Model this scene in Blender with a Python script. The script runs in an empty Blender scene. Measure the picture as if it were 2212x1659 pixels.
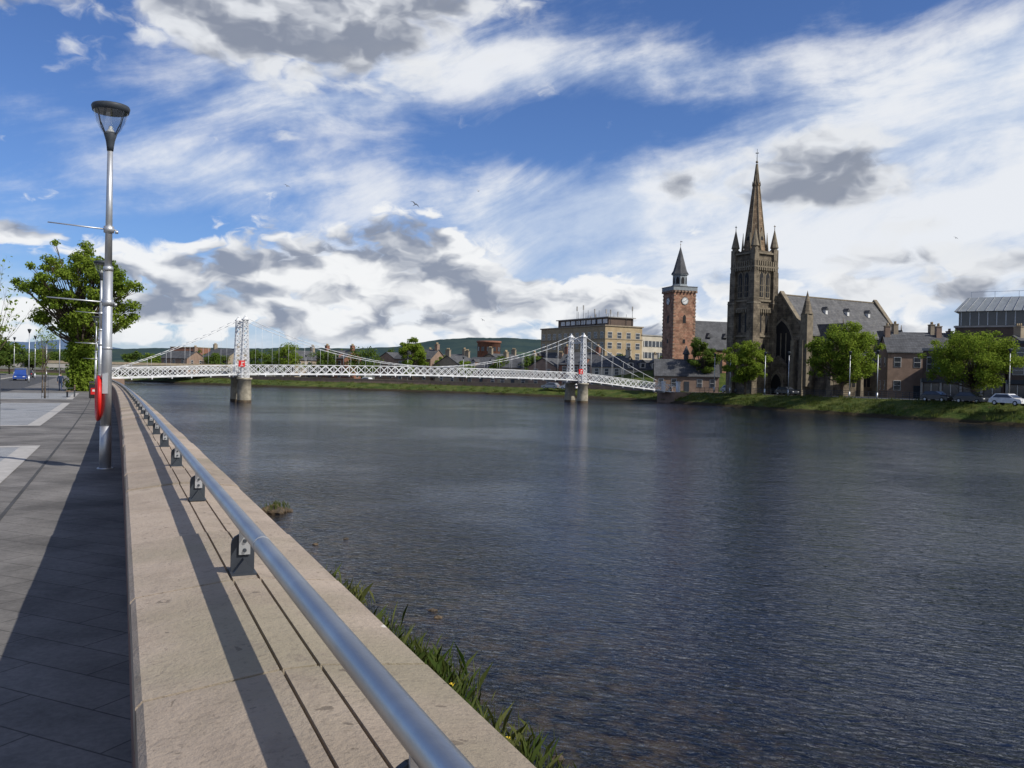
import bpy, bmesh, math, random
import numpy as np
from mathutils import Vector, Matrix
random.seed(7); np.random.seed(7)
scene=bpy.context.scene
R=math.radians

# ------------------------------------------------------------------ nodes
class G:
    def __init__(s,tree): s.t=tree; s.n=tree.nodes; s.l=tree.links
    def put(s,sock,v):
        if isinstance(v,bpy.types.NodeSocket): s.l.new(v,sock)
        elif v is not None: sock.default_value=v
    def node(s,typ,props=None,**ins):
        n=s.n.new(typ)
        for k,v in (props or {}).items(): setattr(n,k,v)
        for k,v in ins.items():
            key=int(k[1:]) if k[0]=='i' and k[1:].isdigit() else k.replace('_',' ')
            s.put(n.inputs[key],v)
        return n
    def m(s,op,a,b=None,c=None,clamp=False):
        n=s.n.new('ShaderNodeMath'); n.operation=op; n.use_clamp=clamp
        s.put(n.inputs[0],a)
        if b is not None: s.put(n.inputs[1],b)
        if c is not None: s.put(n.inputs[2],c)
        return n.outputs[0]
    def sm(s,v,a,b,lo=0.,hi=1.):
        n=s.n.new('ShaderNodeMapRange'); n.interpolation_type='SMOOTHSTEP'
        s.put(n.inputs[0],v); n.inputs[1].default_value=a; n.inputs[2].default_value=b
        n.inputs[3].default_value=lo; n.inputs[4].default_value=hi
        return n.outputs[0]
    def mix(s,f,a,b,bt='MIX'):
        n=s.n.new('ShaderNodeMix'); n.data_type='RGBA'; n.blend_type=bt
        s.put(n.inputs[0],f)
        s.put(n.inputs[6],a if not isinstance(a,tuple) else (*a[:3],1))
        s.put(n.inputs[7],b if not isinstance(b,tuple) else (*b[:3],1))
        return n.outputs[2]
    def noise(s,vec,scale,detail=4,rough=.55,dist=0.,dim='3D'):
        n=s.n.new('ShaderNodeTexNoise'); n.noise_dimensions=dim
        if vec is not None: s.l.new(vec,n.inputs['Vector'])
        n.inputs['Scale'].default_value=scale; n.inputs['Detail'].default_value=detail
        n.inputs['Roughness'].default_value=rough; n.inputs['Distortion'].default_value=dist
        return n.outputs[0]
    def comb(s,x,y,z=0.):
        n=s.n.new('ShaderNodeCombineXYZ'); s.put(n.inputs[0],x); s.put(n.inputs[1],y); s.put(n.inputs[2],z); return n.outputs[0]

def newmat(name):
    m=bpy.data.materials.new(name); m.use_nodes=True; m.node_tree.nodes.clear()
    g=G(m.node_tree); out=g.node('ShaderNodeOutputMaterial')
    return m,g,out
def basic(name,c1,c2=None,scale=3.,rough=.8,bump=0.,bscale=None,metal=0.,isl=0.,detail=4,spec=.3):
    m,g,out=newmat(name)
    pos=g.node('ShaderNodeNewGeometry')
    if c2 is None: c2=tuple(x*.75 for x in c1)
    f=g.sm(g.noise(pos.outputs['Position'],scale,detail,.6),.3,.7)
    col=g.mix(f,c1,c2)
    if isl:
        k=g.m('MULTIPLY_ADD',pos.outputs['Random Per Island'],isl,1-isl/2)
        col=g.mix(1.,col,g.comb(k,k,k),'MULTIPLY')
    b=g.node('ShaderNodeBsdfPrincipled',Base_Color=col,Roughness=rough,Metallic=metal)
    b.inputs['Specular IOR Level'].default_value=spec
    if bump:
        h=g.noise(pos.outputs['Position'],bscale or scale*6,3,.6)
        bm_=g.node('ShaderNodeBump',Strength=bump,Height=h,Distance=.02)
        g.l.new(bm_.outputs[0],b.inputs['Normal'])
    g.l.new(b.outputs[0],out.inputs[0]); return m
def brickmat(name,c1,c2,mortar,w,h,ms,rot=0.,rough=.85,horizontal=True,noise=.5,bump=.3):
    m,g,out=newmat(name)
    pos=g.node('ShaderNodeNewGeometry').outputs['Position']
    v=g.node('ShaderNodeVectorRotate',{'rotation_type':'Z_AXIS'},Vector=pos,Angle=rot).outputs[0]
    if not horizontal:
        s=g.node('ShaderNodeSeparateXYZ',i0=v)
        v=g.comb(g.m('ADD',s.outputs[0],s.outputs[1]),s.outputs[2],0.)
    b=g.node('ShaderNodeTexBrick',{'offset':.5},Vector=v,Color1=(*c1,1),Color2=(*c2,1),Mortar=(*mortar,1),Scale=1.)
    b.inputs['Mortar Size'].default_value=ms; b.inputs['Brick Width'].default_value=w; b.inputs['Row Height'].default_value=h
    b.inputs['Bias'].default_value=0.; b.inputs['Mortar Smooth'].default_value=.2
    n1=g.sm(g.noise(pos,.7,5,.65),.3,.7,1-noise*.5,1+noise*.4)
    n2=g.sm(g.noise(pos,28,3,.7),.3,.7,.86,1.12)
    k=g.m('MULTIPLY',n1,n2)
    col=g.mix(1.,b.outputs[0],g.comb(k,k,k),'MULTIPLY')
    p=g.node('ShaderNodeBsdfPrincipled',Base_Color=col,Roughness=rough)
    p.inputs['Specular IOR Level'].default_value=.25
    if bump>.15:
        hh=g.m('ADD',g.m('MULTIPLY',b.outputs[1],-1.),g.m('MULTIPLY',g.noise(pos,45,2,.6),.5))
        bm_=g.node('ShaderNodeBump',Strength=bump,Height=hh,Distance=.006)
        g.l.new(bm_.outputs[0],p.inputs['Normal'])
    g.l.new(p.outputs[0],out.inputs[0]); return m
def leafmat(name,ca,cb,tr=.4):
    m,g,out=newmat(name)
    geo=g.node('ShaderNodeNewGeometry')
    f=g.m('MULTIPLY_ADD',geo.outputs['Random Per Island'],.55,g.m('MULTIPLY',g.sm(g.noise(geo.outputs['Position'],.45,2),.35,.65),.45))
    col=g.mix(f,ca,cb)
    d=g.node('ShaderNodeBsdfDiffuse',Color=col); t=g.node('ShaderNodeBsdfTranslucent',Color=g.mix(.5,col,(.28,.34,.05)))
    mx=g.node('ShaderNodeMixShader',i0=tr,i1=d.outputs[0],i2=t.outputs[0])
    g.l.new(mx.outputs[0],out.inputs[0]); return m

WR=math.atan(.46)
M={}
M['steel']=basic('brushed_steel',(.50,.50,.49),(.40,.40,.40),6,.36,.05,200,metal=1.)
M['galv']=basic('galvanised_pole',(.55,.56,.57),(.42,.43,.44),3,.45,metal=.75)
M['dkpaint']=basic('dark_grey_paint',(.045,.055,.065),(.035,.04,.05),5,.5)
M['wallstone']=brickmat('red_wall_stone',(.20,.115,.085),(.26,.16,.12),(.12,.09,.07),.6,.25,.008,WR,horizontal=False)
M['paving']=brickmat('granite_paving',(.135,.127,.118),(.165,.156,.145),(.075,.07,.065),.9,.33,.006,WR,noise=.8,bump=.25)
M['bay']=brickmat('bay_setts',(.24,.25,.26),(.28,.285,.29),(.17,.17,.17),.2,.1,.004,WR,noise=.3)
M['bayedge']=basic('pale_granite',(.42,.40,.375),(.33,.315,.29),5,.8,.1)
M['asphalt']=basic('asphalt',(.07,.07,.072),(.05,.05,.05),1.5,.9,.2,60)
M['kerb']=basic('kerb_stone',(.32,.31,.29),(.25,.24,.22),4,.8)
M['earth']=basic('town_ground',(.10,.11,.07),(.14,.13,.11),.15,.95)
M['white']=basic('white_iron_paint',(.72,.73,.74),(.54,.55,.56),1.2,.5)
M['pier']=basic('pier_concrete',(.40,.36,.28),(.22,.20,.155),1.3,.85,.2)
M['slate']=brickmat('slate_roof',(.075,.078,.085),(.10,.102,.108),(.05,.05,.05),.5,.3,.03,0.5,horizontal=False,bump=.1)
M['slate_lt']=brickmat('grey_slate_roof',(.095,.095,.10),(.125,.123,.121),(.07,.07,.07),.6,.35,.03,0.5,horizontal=False,bump=.1)
M['sand']=brickmat('weathered_sandstone',(.115,.093,.068),(.17,.14,.098),(.08,.066,.05),.8,.4,.02,0,horizontal=False,noise=1.1,bump=.1)
M['sandtrim']=basic('sandstone_trim',(.22,.185,.132),(.13,.108,.078),1.3,.85)
M['red']=brickmat('red_rubble_stone',(.27,.125,.08),(.34,.20,.13),(.19,.13,.095),.7,.35,.03,0,horizontal=False,noise=.9,bump=.1)
M['redtrim']=basic('red_stone_trim',(.30,.205,.15),(.2,.135,.095),1.5,.85)
M['ochre']=basic('ochre_stone',(.37,.29,.18),(.29,.22,.135),.8,.85)
M['pink']=basic('pink_stone',(.27,.19,.145),(.2,.14,.105),1.,.85,.2)
M['cream']=basic('cream_render',(.50,.45,.37),(.40,.36,.29),.7,.85)
M['tan']=basic('tan_stone',(.30,.25,.18),(.22,.18,.135),1.1,.85)
M['brick']=basic('brown_brick',(.24,.115,.075),(.18,.085,.06),1.1,.85)
M['dkbrown']=basic('dark_brown_cladding',(.10,.07,.055),(.075,.055,.045),.9,.7)
M['conc']=basic('concrete',(.33,.32,.30),(.25,.24,.23),.7,.85)
M['metalroof']=basic('grey_metal_roof',(.24,.26,.28),(.19,.21,.22),.7,.5)
M['glass']=basic('dark_window_glass',(.03,.035,.045),(.05,.055,.065),.8,.12,spec=.6)
M['lead']=basic('dark_void',(.012,.012,.014),None,1,.6)
M['frame']=basic('white_frame',(.7,.7,.68),None,2,.6)
M['bark']=basic('bark',(.12,.09,.065),(.07,.055,.04),4,.95,.4)
M['leaf']=leafmat('spring_leaves',(.10,.165,.02),(.23,.30,.045),.45)
M['leafd']=leafmat('dark_leaves',(.03,.06,.014),(.08,.125,.025),.25)
M['leaff']=leafmat('far_leaves',(.05,.09,.02),(.12,.17,.035),.3)
M['grassblade']=leafmat('grass_blades',(.04,.075,.015),(.16,.165,.06),.3)
M['yellow']=basic('yellow_petal',(.7,.5,.04),None,3,.6)
M['redp']=basic('red_plastic',(.62,.02,.015),(.5,.015,.012),2,.4)
M['signred']=basic('sign_red',(.6,.02,.02),None,2,.5)
M['signblue']=basic('sign_blue',(.03,.12,.5),None,2,.5)
M['black']=basic('black_paint',(.02,.02,.022),None,3,.45)
M['tyre']=basic('tyre',(.02,.02,.02),None,3,.9)
M['carw']=basic('car_white',(.75,.75,.75),None,2,.25,spec=.6)
M['carb']=basic('car_blue',(.02,.06,.26),None,2,.25,spec=.6)
M['card']=basic('car_dark',(.03,.035,.045),None,2,.25,spec=.6)
M['cars']=basic('car_silver',(.4,.41,.42),None,2,.3,metal=.5)
M['skin']=basic('skin',(.5,.3,.22),None,5,.6)
M['navy']=basic('navy_cloth',(.02,.035,.08),None,5,.9)
M['denim']=basic('denim',(.04,.06,.12),None,5,.9)
M['hair']=basic('grey_hair',(.2,.17,.14),None,20,.9)
M['feather']=basic('gull_feather',(.7,.7,.7),(.5,.5,.52),3,.8)
M['rock']=basic('wet_rock',(.12,.085,.05),(.05,.04,.03),4,.7,.5)
M['mortar']=basic('dark_joint',(.03,.025,.02),None,4,.95)
M['slatpale']=basic('pale_louvre',(.25,.275,.285),(.18,.2,.215),3,.7)
M['wood']=basic('bench_wood',(.2,.13,.08),None,5,.7)

m,g,out=newmat('lamp_bowl_glass')
gl=g.node('ShaderNodeBsdfGlossy',Color=(.9,.92,.95,1),Roughness=.08); tr=g.node('ShaderNodeBsdfTransparent',Color=(.9,.92,.94,1))
mx=g.node('ShaderNodeMixShader',i0=.22,i1=tr.outputs[0],i2=gl.outputs[0]); g.l.new(mx.outputs[0],out.inputs[0]); M['bowl']=m

# coping
m,g,out=newmat('coping_sandstone')
geo=g.node('ShaderNodeNewGeometry'); pos=geo.outputs['Position']
c=g.mix(g.sm(g.noise(pos,1.6,5,.65,.6),.32,.68),(.41,.335,.265),(.315,.255,.198))
c=g.mix(g.sm(g.noise(pos,.9,4,.6),.50,.70,0,.6),c,(.25,.225,.15))
c=g.mix(g.sm(g.noise(pos,60,4,.75),.52,.70,0,.55),c,(.16,.13,.10))
c=g.mix(g.sm(g.noise(pos,9,5,.7,.3),.53,.70,0,.45),c,(.21,.17,.135))
c=g.mix(g.sm(g.noise(pos,22,3,.5,.5),.69,.72,0,.7),c,(.13,.105,.08))
c=g.mix(g.sm(g.noise(pos,5,2,.5,1.),.745,.765,0,.6),c,(.7,.68,.64))
k=g.m('MULTIPLY_ADD',geo.outputs['Random Per Island'],.28,.86); c=g.mix(1.,c,g.comb(k,k,k),'MULTIPLY')
p=g.node('ShaderNodeBsdfPrincipled',Base_Color=c,Roughness=.85); p.inputs['Specular IOR Level'].default_value=.25
bb=g.node('ShaderNodeBump',Strength=.5,Height=g.m('ADD',g.noise(pos,80,4,.7),g.m('MULTIPLY',g.noise(pos,8,3,.6),1.5)),Distance=.010)
g.l.new(bb.outputs[0],p.inputs['Normal']); g.l.new(p.outputs[0],out.inputs[0]); M['cope']=m

# bank grass
m,g,out=newmat('bank_grass')
pos=g.node('ShaderNodeNewGeometry').outputs['Position']
c=g.mix(g.sm(g.noise(pos,.35,4,.65),.35,.65),(.05,.08,.018),(.11,.125,.032))
c=g.mix(g.sm(g.noise(pos,2.2,4,.7),.45,.7,0,.7),c,(.03,.05,.012))
c=g.mix(g.sm(g.noise(pos,.9,3,.7),.58,.72,0,.65),c,(.15,.105,.055))
sz=g.node('ShaderNodeSeparateXYZ',i0=pos).outputs[2]
c=g.mix(g.sm(g.m('ADD',sz,g.m('MULTIPLY',g.noise(pos,.8,2),.5)),-2.45,-2.8),c,(.045,.036,.022))
p=g.node('ShaderNodeBsdfPrincipled',Base_Color=c,Roughness=.95); p.inputs['Specular IOR Level'].default_value=.1
bb=g.node('ShaderNodeBump',Strength=.8,Height=g.noise(pos,3,5,.75),Distance=.4)
g.l.new(bb.outputs[0],p.inputs['Normal']); g.l.new(p.outputs[0],out.inputs[0]); M['grass']=m

# water
m,g,out=newmat('river_water')
pos=g.node('ShaderNodeNewGeometry').outputs['Position']
s=g.node('ShaderNodeSeparateXYZ',i0=pos)
lat=g.m('ADD',s.outputs[0],g.m('MULTIPLY',s.outputs[1],.46))
shal=g.sm(g.m('ADD',lat,g.m('MULTIPLY',g.noise(pos,.3,2),5.)),7.,16.,1.,0.)
bed=g.mix(g.sm(g.noise(pos,2.6,4,.7),.42,.66),(.005,.007,.012),(.045,.033,.02))
c=g.mix(shal,(.004,.008,.020),bed)
p=g.node('ShaderNodeBsdfPrincipled',Base_Color=c,Roughness=.05,IOR=1.33)
v=g.node('ShaderNodeVectorRotate',{'rotation_type':'Z_AXIS'},Vector=pos,Angle=.35).outputs[0]
v2=g.node('ShaderNodeMapping',Vector=v); v2.inputs['Scale'].default_value=(.6,1.2,1)
h=g.m('ADD',g.m('MULTIPLY',g.noise(v2.outputs[0],1.6,2,.55,.4,'2D'),.8),g.m('MULTIPLY',g.noise(v2.outputs[0],7.5,3,.62,.6,'2D'),.40))
h=g.m('ADD',h,g.m('MULTIPLY',g.noise(v2.outputs[0],.28,1,.5,0,'2D'),1.2))
patch=g.sm(g.noise(pos,.05,3,.6,0,'2D'),.38,.62,.5,1.)
bb=g.node('ShaderNodeBump',Strength=patch,Height=h,Distance=.115)
g.l.new(bb.outputs[0],p.inputs['Normal']); g.l.new(p.outputs[0],out.inputs[0]); M['water']=m

# hills
m,g,out=newmat('hill_forest')
pos=g.node('ShaderNodeNewGeometry').outputs['Position']
c=g.mix(g.sm(g.noise(pos,.02,5,.7),.35,.65),(.018,.034,.026),(.035,.052,.033))
c=g.mix(g.sm(g.noise(pos,.006,2,.5),.60,.66,0,.7),c,(.09,.13,.05))
c=g.mix(.16,c,(.10,.15,.22))  # bluish distance haze mixed into the forest colour
p=g.node('ShaderNodeBsdfDiffuse',Color=c); g.l.new(p.outputs[0],out.inputs[0]); M['hill']=m
m,g,out=newmat('hazed_mountain'); p=g.node('ShaderNodeBsdfDiffuse',Color=(.10,.15,.23,1)); g.l.new(p.outputs[0],out.inputs[0]); M['mount']=m  # mountain colour is flat blue: distance haze painted in

# ------------------------------------------------------------------ builder
def mesh_obj(name,v,f,mats,midx=None,smooth=False,fix=True,parent=None):
    me=bpy.data.meshes.new(name); me.from_pydata([tuple(a) for a in v],[],f)
    for mm in mats: me.materials.append(mm)
    if midx is not None: me.polygons.foreach_set('material_index',midx)
    if fix:
        b=bmesh.new(); b.from_mesh(me); bmesh.ops.recalc_face_normals(b,faces=b.faces); b.to_mesh(me); b.free()
    if smooth: me.polygons.foreach_set('use_smooth',[True]*len(me.polygons))
    me.update()
    o=bpy.data.objects.new(name,me); scene.collection.objects.link(o)
    if parent: o.parent=parent
    return o
class B:
    def __init__(s,name,loc=(0,0,0),rot=0.): s.name=name; s.loc=loc; s.rot=rot; s.p={}
    def raw(s,part,mat,v,f,smooth=False):
        d=s.p.setdefault(part,dict(v=[],f=[],m=mat,s=smooth)); o=len(d['v'])
        d['v']+= [tuple(a) for a in v]; d['f']+=[tuple(i+o for i in ff) for ff in f]
    def box(s,part,mat,cx,cy,cz,sx,sy,sz,rz=0.,top=1.):
        v=[]
        for z,k in ((-.5,1.),(.5,top)):
            for x,y in ((-.5,-.5),(.5,-.5),(.5,.5),(-.5,.5)):
                X,Y=x*sx*k,y*sy*k
                v.append((cx+X*math.cos(rz)-Y*math.sin(rz),cy+X*math.sin(rz)+Y*math.cos(rz),cz+z*sz))
        s.raw(part,mat,v,[(0,3,2,1),(4,5,6,7),(0,1,5,4),(1,2,6,5),(2,3,7,6),(3,0,4,7)])
    def cyl(s,part,mat,p,q,r0,r1,n=12,smooth=True,ph=0.):
        p=Vector(p); q=Vector(q); d=(q-p).normalized()
        a=d.orthogonal().normalized() if abs(d.z)<.999 else Vector((1,0,0)); b=d.cross(a)
        v=[];
        for c,r in ((p,r0),(q,r1)):
            for i in range(n):
                t=2*math.pi*i/n+ph; v.append(c+a*math.cos(t)*r+b*math.sin(t)*r)
        f=[(i,(i+1)%n,n+(i+1)%n,n+i) for i in range(n)]+[tuple(range(n))[::-1],tuple(range(n,2*n))]
        s.raw(part,mat,v,f,smooth)
    def beam(s,part,mat,p,q,w,h=None):
        h=h or w; p=Vector(p); q=Vector(q); d=(q-p).normalized()
        up=Vector((0,0,1)) if abs(d.z)<.95 else Vector((1,0,0))
        a=d.cross(up).normalized()*w/2; b=a.cross(d).normalized()*h/2
        v=[c+i*a+j*b for c in (p,q) for i,j in ((-1,-1),(1,-1),(1,1),(-1,1))]
        s.raw(part,mat,v,[(0,3,2,1),(4,5,6,7),(0,1,5,4),(1,2,6,5),(2,3,7,6),(3,0,4,7)])
    def extr(s,part,mat,poly,d):
        n=len(poly); v=[Vector(a) for a in poly]+[Vector(a)+Vector(d) for a in poly]
        s.raw(part,mat,v,[tuple(range(n))[::-1],tuple(range(n,2*n))]+[(i,(i+1)%n,n+(i+1)%n,n+i) for i in range(n)])
    def lathe(s,part,mat,c,prof,n=20,smooth=True,ph=0.):
        v=[];f=[]
        for r,z in prof:
            for i in range(n):
                t=2*math.pi*i/n+ph; v.append((c[0]+r*math.cos(t),c[1]+r*math.sin(t),c[2]+z))
        for k in range(len(prof)-1):
            for i in range(n): f.append((k*n+i,k*n+(i+1)%n,(k+1)*n+(i+1)%n,(k+1)*n+i))
        s.raw(part,mat,v,f,smooth)
    def done(s,nofix=()):
        if len(s.p)==1:
            (k,d),=s.p.items(); o=mesh_obj(s.name,d['v'],d['f'],[d['m']],smooth=False,fix=k not in nofix)
        else:
            o=bpy.data.objects.new(s.name,None); scene.collection.objects.link(o)
            for k,d in s.p.items():
                c=mesh_obj(k,d['v'],d['f'],[d['m']],smooth=False,fix=k not in nofix,parent=o); s.shade(c,d)
        if len(s.p)==1: s.shade(o,d)
        o.location=s.loc; o.rotation_euler=(0,0,s.rot); return o
    def shade(s,o,d):
        if d['s']:
            me=o.data; me.polygons.foreach_set('use_smooth',[len(p.vertices)<6 for p in me.polygons])

# ------------------------------------------------------------------ wall line
def wx(Y):
    r=.035-.455*Y
    if Y>0: r-=.00022*min(Y,60)**2
    if Y>60: r-=.0264*(Y-60)
    return r
def W(Y,off=0.,dz=0.):
    e=.05; dx=(wx(Y+e)-wx(Y-e))/(2*e); L=math.hypot(dx,1); nx,ny=1/L,-dx/L
    return Vector((wx(Y)+nx*off,Y+ny*off,-.012*min(Y,95)+dz))
WANG=math.atan(.46)
WATER=-3.35

Ys=[-60,-40,-20]+list(np.arange(-12,190,4.))
cols=[(-3000,0),(-400,0),(-60,0),(-16,.0),(-15.8,-.12),(-8.5,-.12),(-8.3,0),(.05,0)]
v=[];f=[];mi=[]
mats=[M['earth'],M['kerb'],M['asphalt'],M['paving'],M['grass'],M['rock']]
cm=[0,0,3,1,2,1,3]
def bankoff(Y):
    return 5.1 if Y<12 else 5.1-.55*min(1,(Y-12)/6) if Y<18 else 4.55-.7*min(1,(Y-18)/30)
rows=[]
for Y in Ys:
    row=[W(Y,o,dz) for o,dz in cols]
    bo=bankoff(Y)*.91+.2*math.sin(Y*.9)*(1 if Y>6 else 0)
    for o,z in ((.52,-2.55),(2.4,-2.8),(bo-.9,-3.08),(bo,-3.36),(bo+2.5,-4.3),(bo+12,-5.4)):
        q=W(Y,o); q.z=z; row.append(q)
    rows.append(row)
for (px,py,nx,ny) in ((-125,215,.5,.87),(-200,236,.2,.98),(-420,255,.05,1),(-3000,500,0,1)):
    row=[]
    for o,dz in cols: row.append(Vector((px+nx*o,py+ny*o,-1.14+dz)))
    for o,z in ((.52,-2.55),(2.4,-2.8),(4,-3.08),(5,-3.36),(8,-4.3),(16,-5.4)): row.append(Vector((px+nx*o,py+ny*o,z)))
    rows.append(row)
nc=len(rows[0]); cm2=cm+[3,4,4,4,5,5]
for r in rows: v+=r
for i in range(len(rows)-1):
    for j in range(nc-1):
        f.append((i*nc+j,i*nc+j+1,(i+1)*nc+j+1,(i+1)*nc+j)); mi.append(cm2[j])
mesh_obj('ground',v,f,mats,mi)

def strip(name,mat,Y0,Y1,o0,o1,dz,step=2.):
    n=max(1,int((Y1-Y0)/step)); v=[];f=[]
    for i in range(n+1):
        Y=Y0+(Y1-Y0)*i/n
        v+=[W(Y,o0,dz),W(Y,o1,dz)]
    for i in range(n): f.append((2*i,2*i+1,2*i+3,2*i+2))
    return mesh_obj(name,v,f,[mat])
for Y0,Y1,o in ((2.,20.3,-1.62),(28.,50.,-2.2),(57,76,-2.3)):
    strip('paved_bay',M['bay'],Y0,Y1,o,-8.25,.006)
    strip('bay_border',M['bayedge'],Y0+.0,Y1,o+.0,o-.38,.010)
    strip('bay_border',M['bayedge'],Y1-.4,Y1,o-.385,-8.25,.010)
    strip('bay_border',M['bayedge'],Y0,Y0+.4,o-.385,-8.25,.010)
strip('drain_channel',M['asphalt'],2,100,-1.22,-1.27,.004)

# wall --------------------------------------------------------------
b=B('river_wall')
prof=[(0,.95),(0,1.034),(.012,1.046),(.2605,1.075),(.2615,1.060),(.2665,1.060),(.2675,1.075),(.3345,1.075),(.3355,1.060),(.3405,1.060),(.3415,1.075),(.562,1.05),(.575,1.036),(.575,.95)]
Y=2.31-.735*16
while Y<112:
    n=len(prof); j=random.uniform(-.0035,.0035); jo=random.uniform(-.004,.004); j2=j+random.uniform(-.002,.002)
    vv=[W(y,o+jo,z+jj) for y,jj in ((Y+.0055,j),(Y+.7295,j2)) for o,z in prof]
    b.raw('coping',M['cope'],vv,[tuple(range(n)),tuple(range(n,2*n))[::-1]]+[(i,(i+1)%n,n+(i+1)%n,n+i) for i in range(n)])
    Y+=.735
vv=[];ff=[]
Yl=list(np.arange(-12,113,3.))
for Y in Yl:
    vv+=[W(Y,.035,-.1),W(Y,.035,.952),W(Y,.525,.952),Vector((*W(Y,.525)[:2],-3.2))]
for i in range(len(Yl)-1):
    for j in range(3): ff.append((4*i+j,4*i+j+1,4*i+5+j,4*i+4+j))
ff.append((0,1,2,3)); k=4*(len(Yl)-1); ff.append((k,k+1,k+2,k+3))
b.raw('wall_face',M['wallstone'],vv,ff)
vv=[];ff=[]
for Y in Yl: vv+=[W(Y,.02,1.015),W(Y,.30,1.045),W(Y,.55,1.015)]
for i in range(len(Yl)-1):
    for j in range(2): ff.append((3*i+j,3*i+j+1,3*i+4+j,3*i+3+j))
b.raw('joint_mortar',M['mortar'],vv,ff)
b.done()

# handrail -----------------------------------------------------------
b=B('handrail'); RR=.0225
Yl=list(np.arange(-4,111,.5)); n=20; vv=[];ff=[]
for Y in Yl:
    c=W(Y,.30,1.224); d=(W(Y+.1,.30)-W(Y-.1,.30)).normalized(); a=d.cross(Vector((0,0,1))).normalized(); u=a.cross(d)
    for i in range(n):
        t=2*math.pi*i/n; vv.append(c+a*math.cos(t)*RR+u*math.sin(t)*RR)
for i in range(len(Yl)-1):
    for j in range(n): ff.append((i*n+j,i*n+(j+1)%n,(i+1)*n+(j+1)%n,(i+1)*n+j))
b.raw('rail',M['steel'],vv,ff,True)
for Y in (2.05,8.0,14,20,26):
    c=W(Y,.30,1.224); d=(W(Y+.1,.30)-W(Y-.1,.30)).normalized(); b.cyl('sleeve',M['galv'],c-d*.004,c+d*.004,RR+.001,RR+.001,20)
Y=2.39-1.48*3
while Y<110:
    o=W(Y,.30,1.077); d=(W(Y+.1,.30)-W(Y-.1,.30)); d.z=0; d.normalize(); a=Vector((d.y,-d.x,0)); up=Vector((0,0,1))
    w=.033; pts=[o-a*w,o+a*w,o+a*w+up*.085]
    for i in range(1,8):
        t=math.pi*i/8; pts.append(o+a*w*math.cos(t)+up*(.085+w*.9*math.sin(t)))
    pts.append(o-a*w+up*.085)
    b.extr('bracket_plate',M['dkpaint'],[q-d*.006 for q in pts],d*.012)
    b.extr('bracket_foot',M['dkpaint'],[o-a*w-d*.0062,o+a*w-d*.0062,o+a*.0-d*.0062+up*.045],-d*.03)
    b.extr('bracket_base',M['dkpaint'],[o-a*.036-d*.045,o+a*.036-d*.045,o+a*.036+d*.045,o-a*.036+d*.045],up*.006)
    q=o+a*.004-d*.0085
    b.extr('tongue',M['galv'],[q-a*.016+up*.055,q+a*.016+up*.055,q+a*.016+up*.128,q-a*.016+up*.128],-d*.006)
    for hz in (.068,.095): b.cyl('bolt',M['dkpaint'],q-d*.006+up*hz,q-d*.013+up*hz,.006,.005,8)
    Y+=1.48
b.done()

# ------------------------------------------------------------------ lamps
def promenade_lamp(Y,off=-.23,arm=True):
    p=W(Y,off)
    b=B('street_lamp',p,WANG)
    b.cyl('base_sleeve',M['galv'],(0,0,-.02),(0,0,.75),.1,.095,20)
    b.cyl('base_plate',M['galv'],(0,0,-.02),(0,0,.02),.13,.13,20)
    b.cyl('lower_pole',M['galv'],(0,0,.75),(0,0,3.5),.088,.076,20)
    b.cyl('collar',M['galv'],(0,0,3.48),(0,0,3.56),.086,.078,20)
    b.cyl('upper_pole',M['galv'],(0,0,3.56),(0,0,5.68),.062,.045,20)
    b.lathe('lamp_collar',M['dkpaint'],(0,0,5.58),[(.0,0),(.052,0),(.06,.08),(.075,.18),(.11,.30),(.10,.32),(0,.32)])
    b.lathe('bowl',M['bowl'],(0,0,5.87),[(.105,.0),(.16,.07),(.23,.2),(.285,.39)])
    b.lathe('lamp_unit',M['frame'],(0,0,5.88),[(0,0),(.06,.0),(.07,.04),(.03,.09),(.03,.13),(0,.13)])
    b.lathe('top_cap',M['dkpaint'],(0,0,6.25),[(0,0),(.26,.0),(.295,.01),(.315,.09),(.30,.12),(.14,.15),(0,.16)],28)
    for i in range(4):
        t=math.pi/4+i*math.pi/2; c,s=math.cos(t),math.sin(t)
        b.beam('bowl_rib',M['dkpaint'],(c*.11,s*.11,5.87),(c*.215,s*.215,6.03),.013); b.beam('bowl_rib',M['dkpaint'],(c*.215,s*.215,6.03),(c*.29,s*.29,6.28),.013)
    if arm:
        for z in (4.2,2.92):
            L=.95
            b.cyl('banner_arm',M['galv'],(.12,0,z),(-L,0,z+.05),.015,.010,8)
            b.cyl('arm_clamp',M['galv'],(0,0,z-.05),(0,0,z+.06),.085 if z>3.5 else .098,.085 if z>3.5 else .098,12)
            b.cyl('arm_knob',M['galv'],(.1,0,z-.03),(.15,0,z-.03),.03,.03,8)
        b.cyl('arm_clamp',M['galv'],(0,0,2.1),(0,0,2.14),.09,.09,12)
        b.box('access_door',M['galv'],-.02,-.088,1.5,.09,.02,.35)
    b.done()
promenade_lamp(15.2); promenade_lamp(36.,-.6); promenade_lamp(70,-1.0); promenade_lamp(100,-1.)

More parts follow.
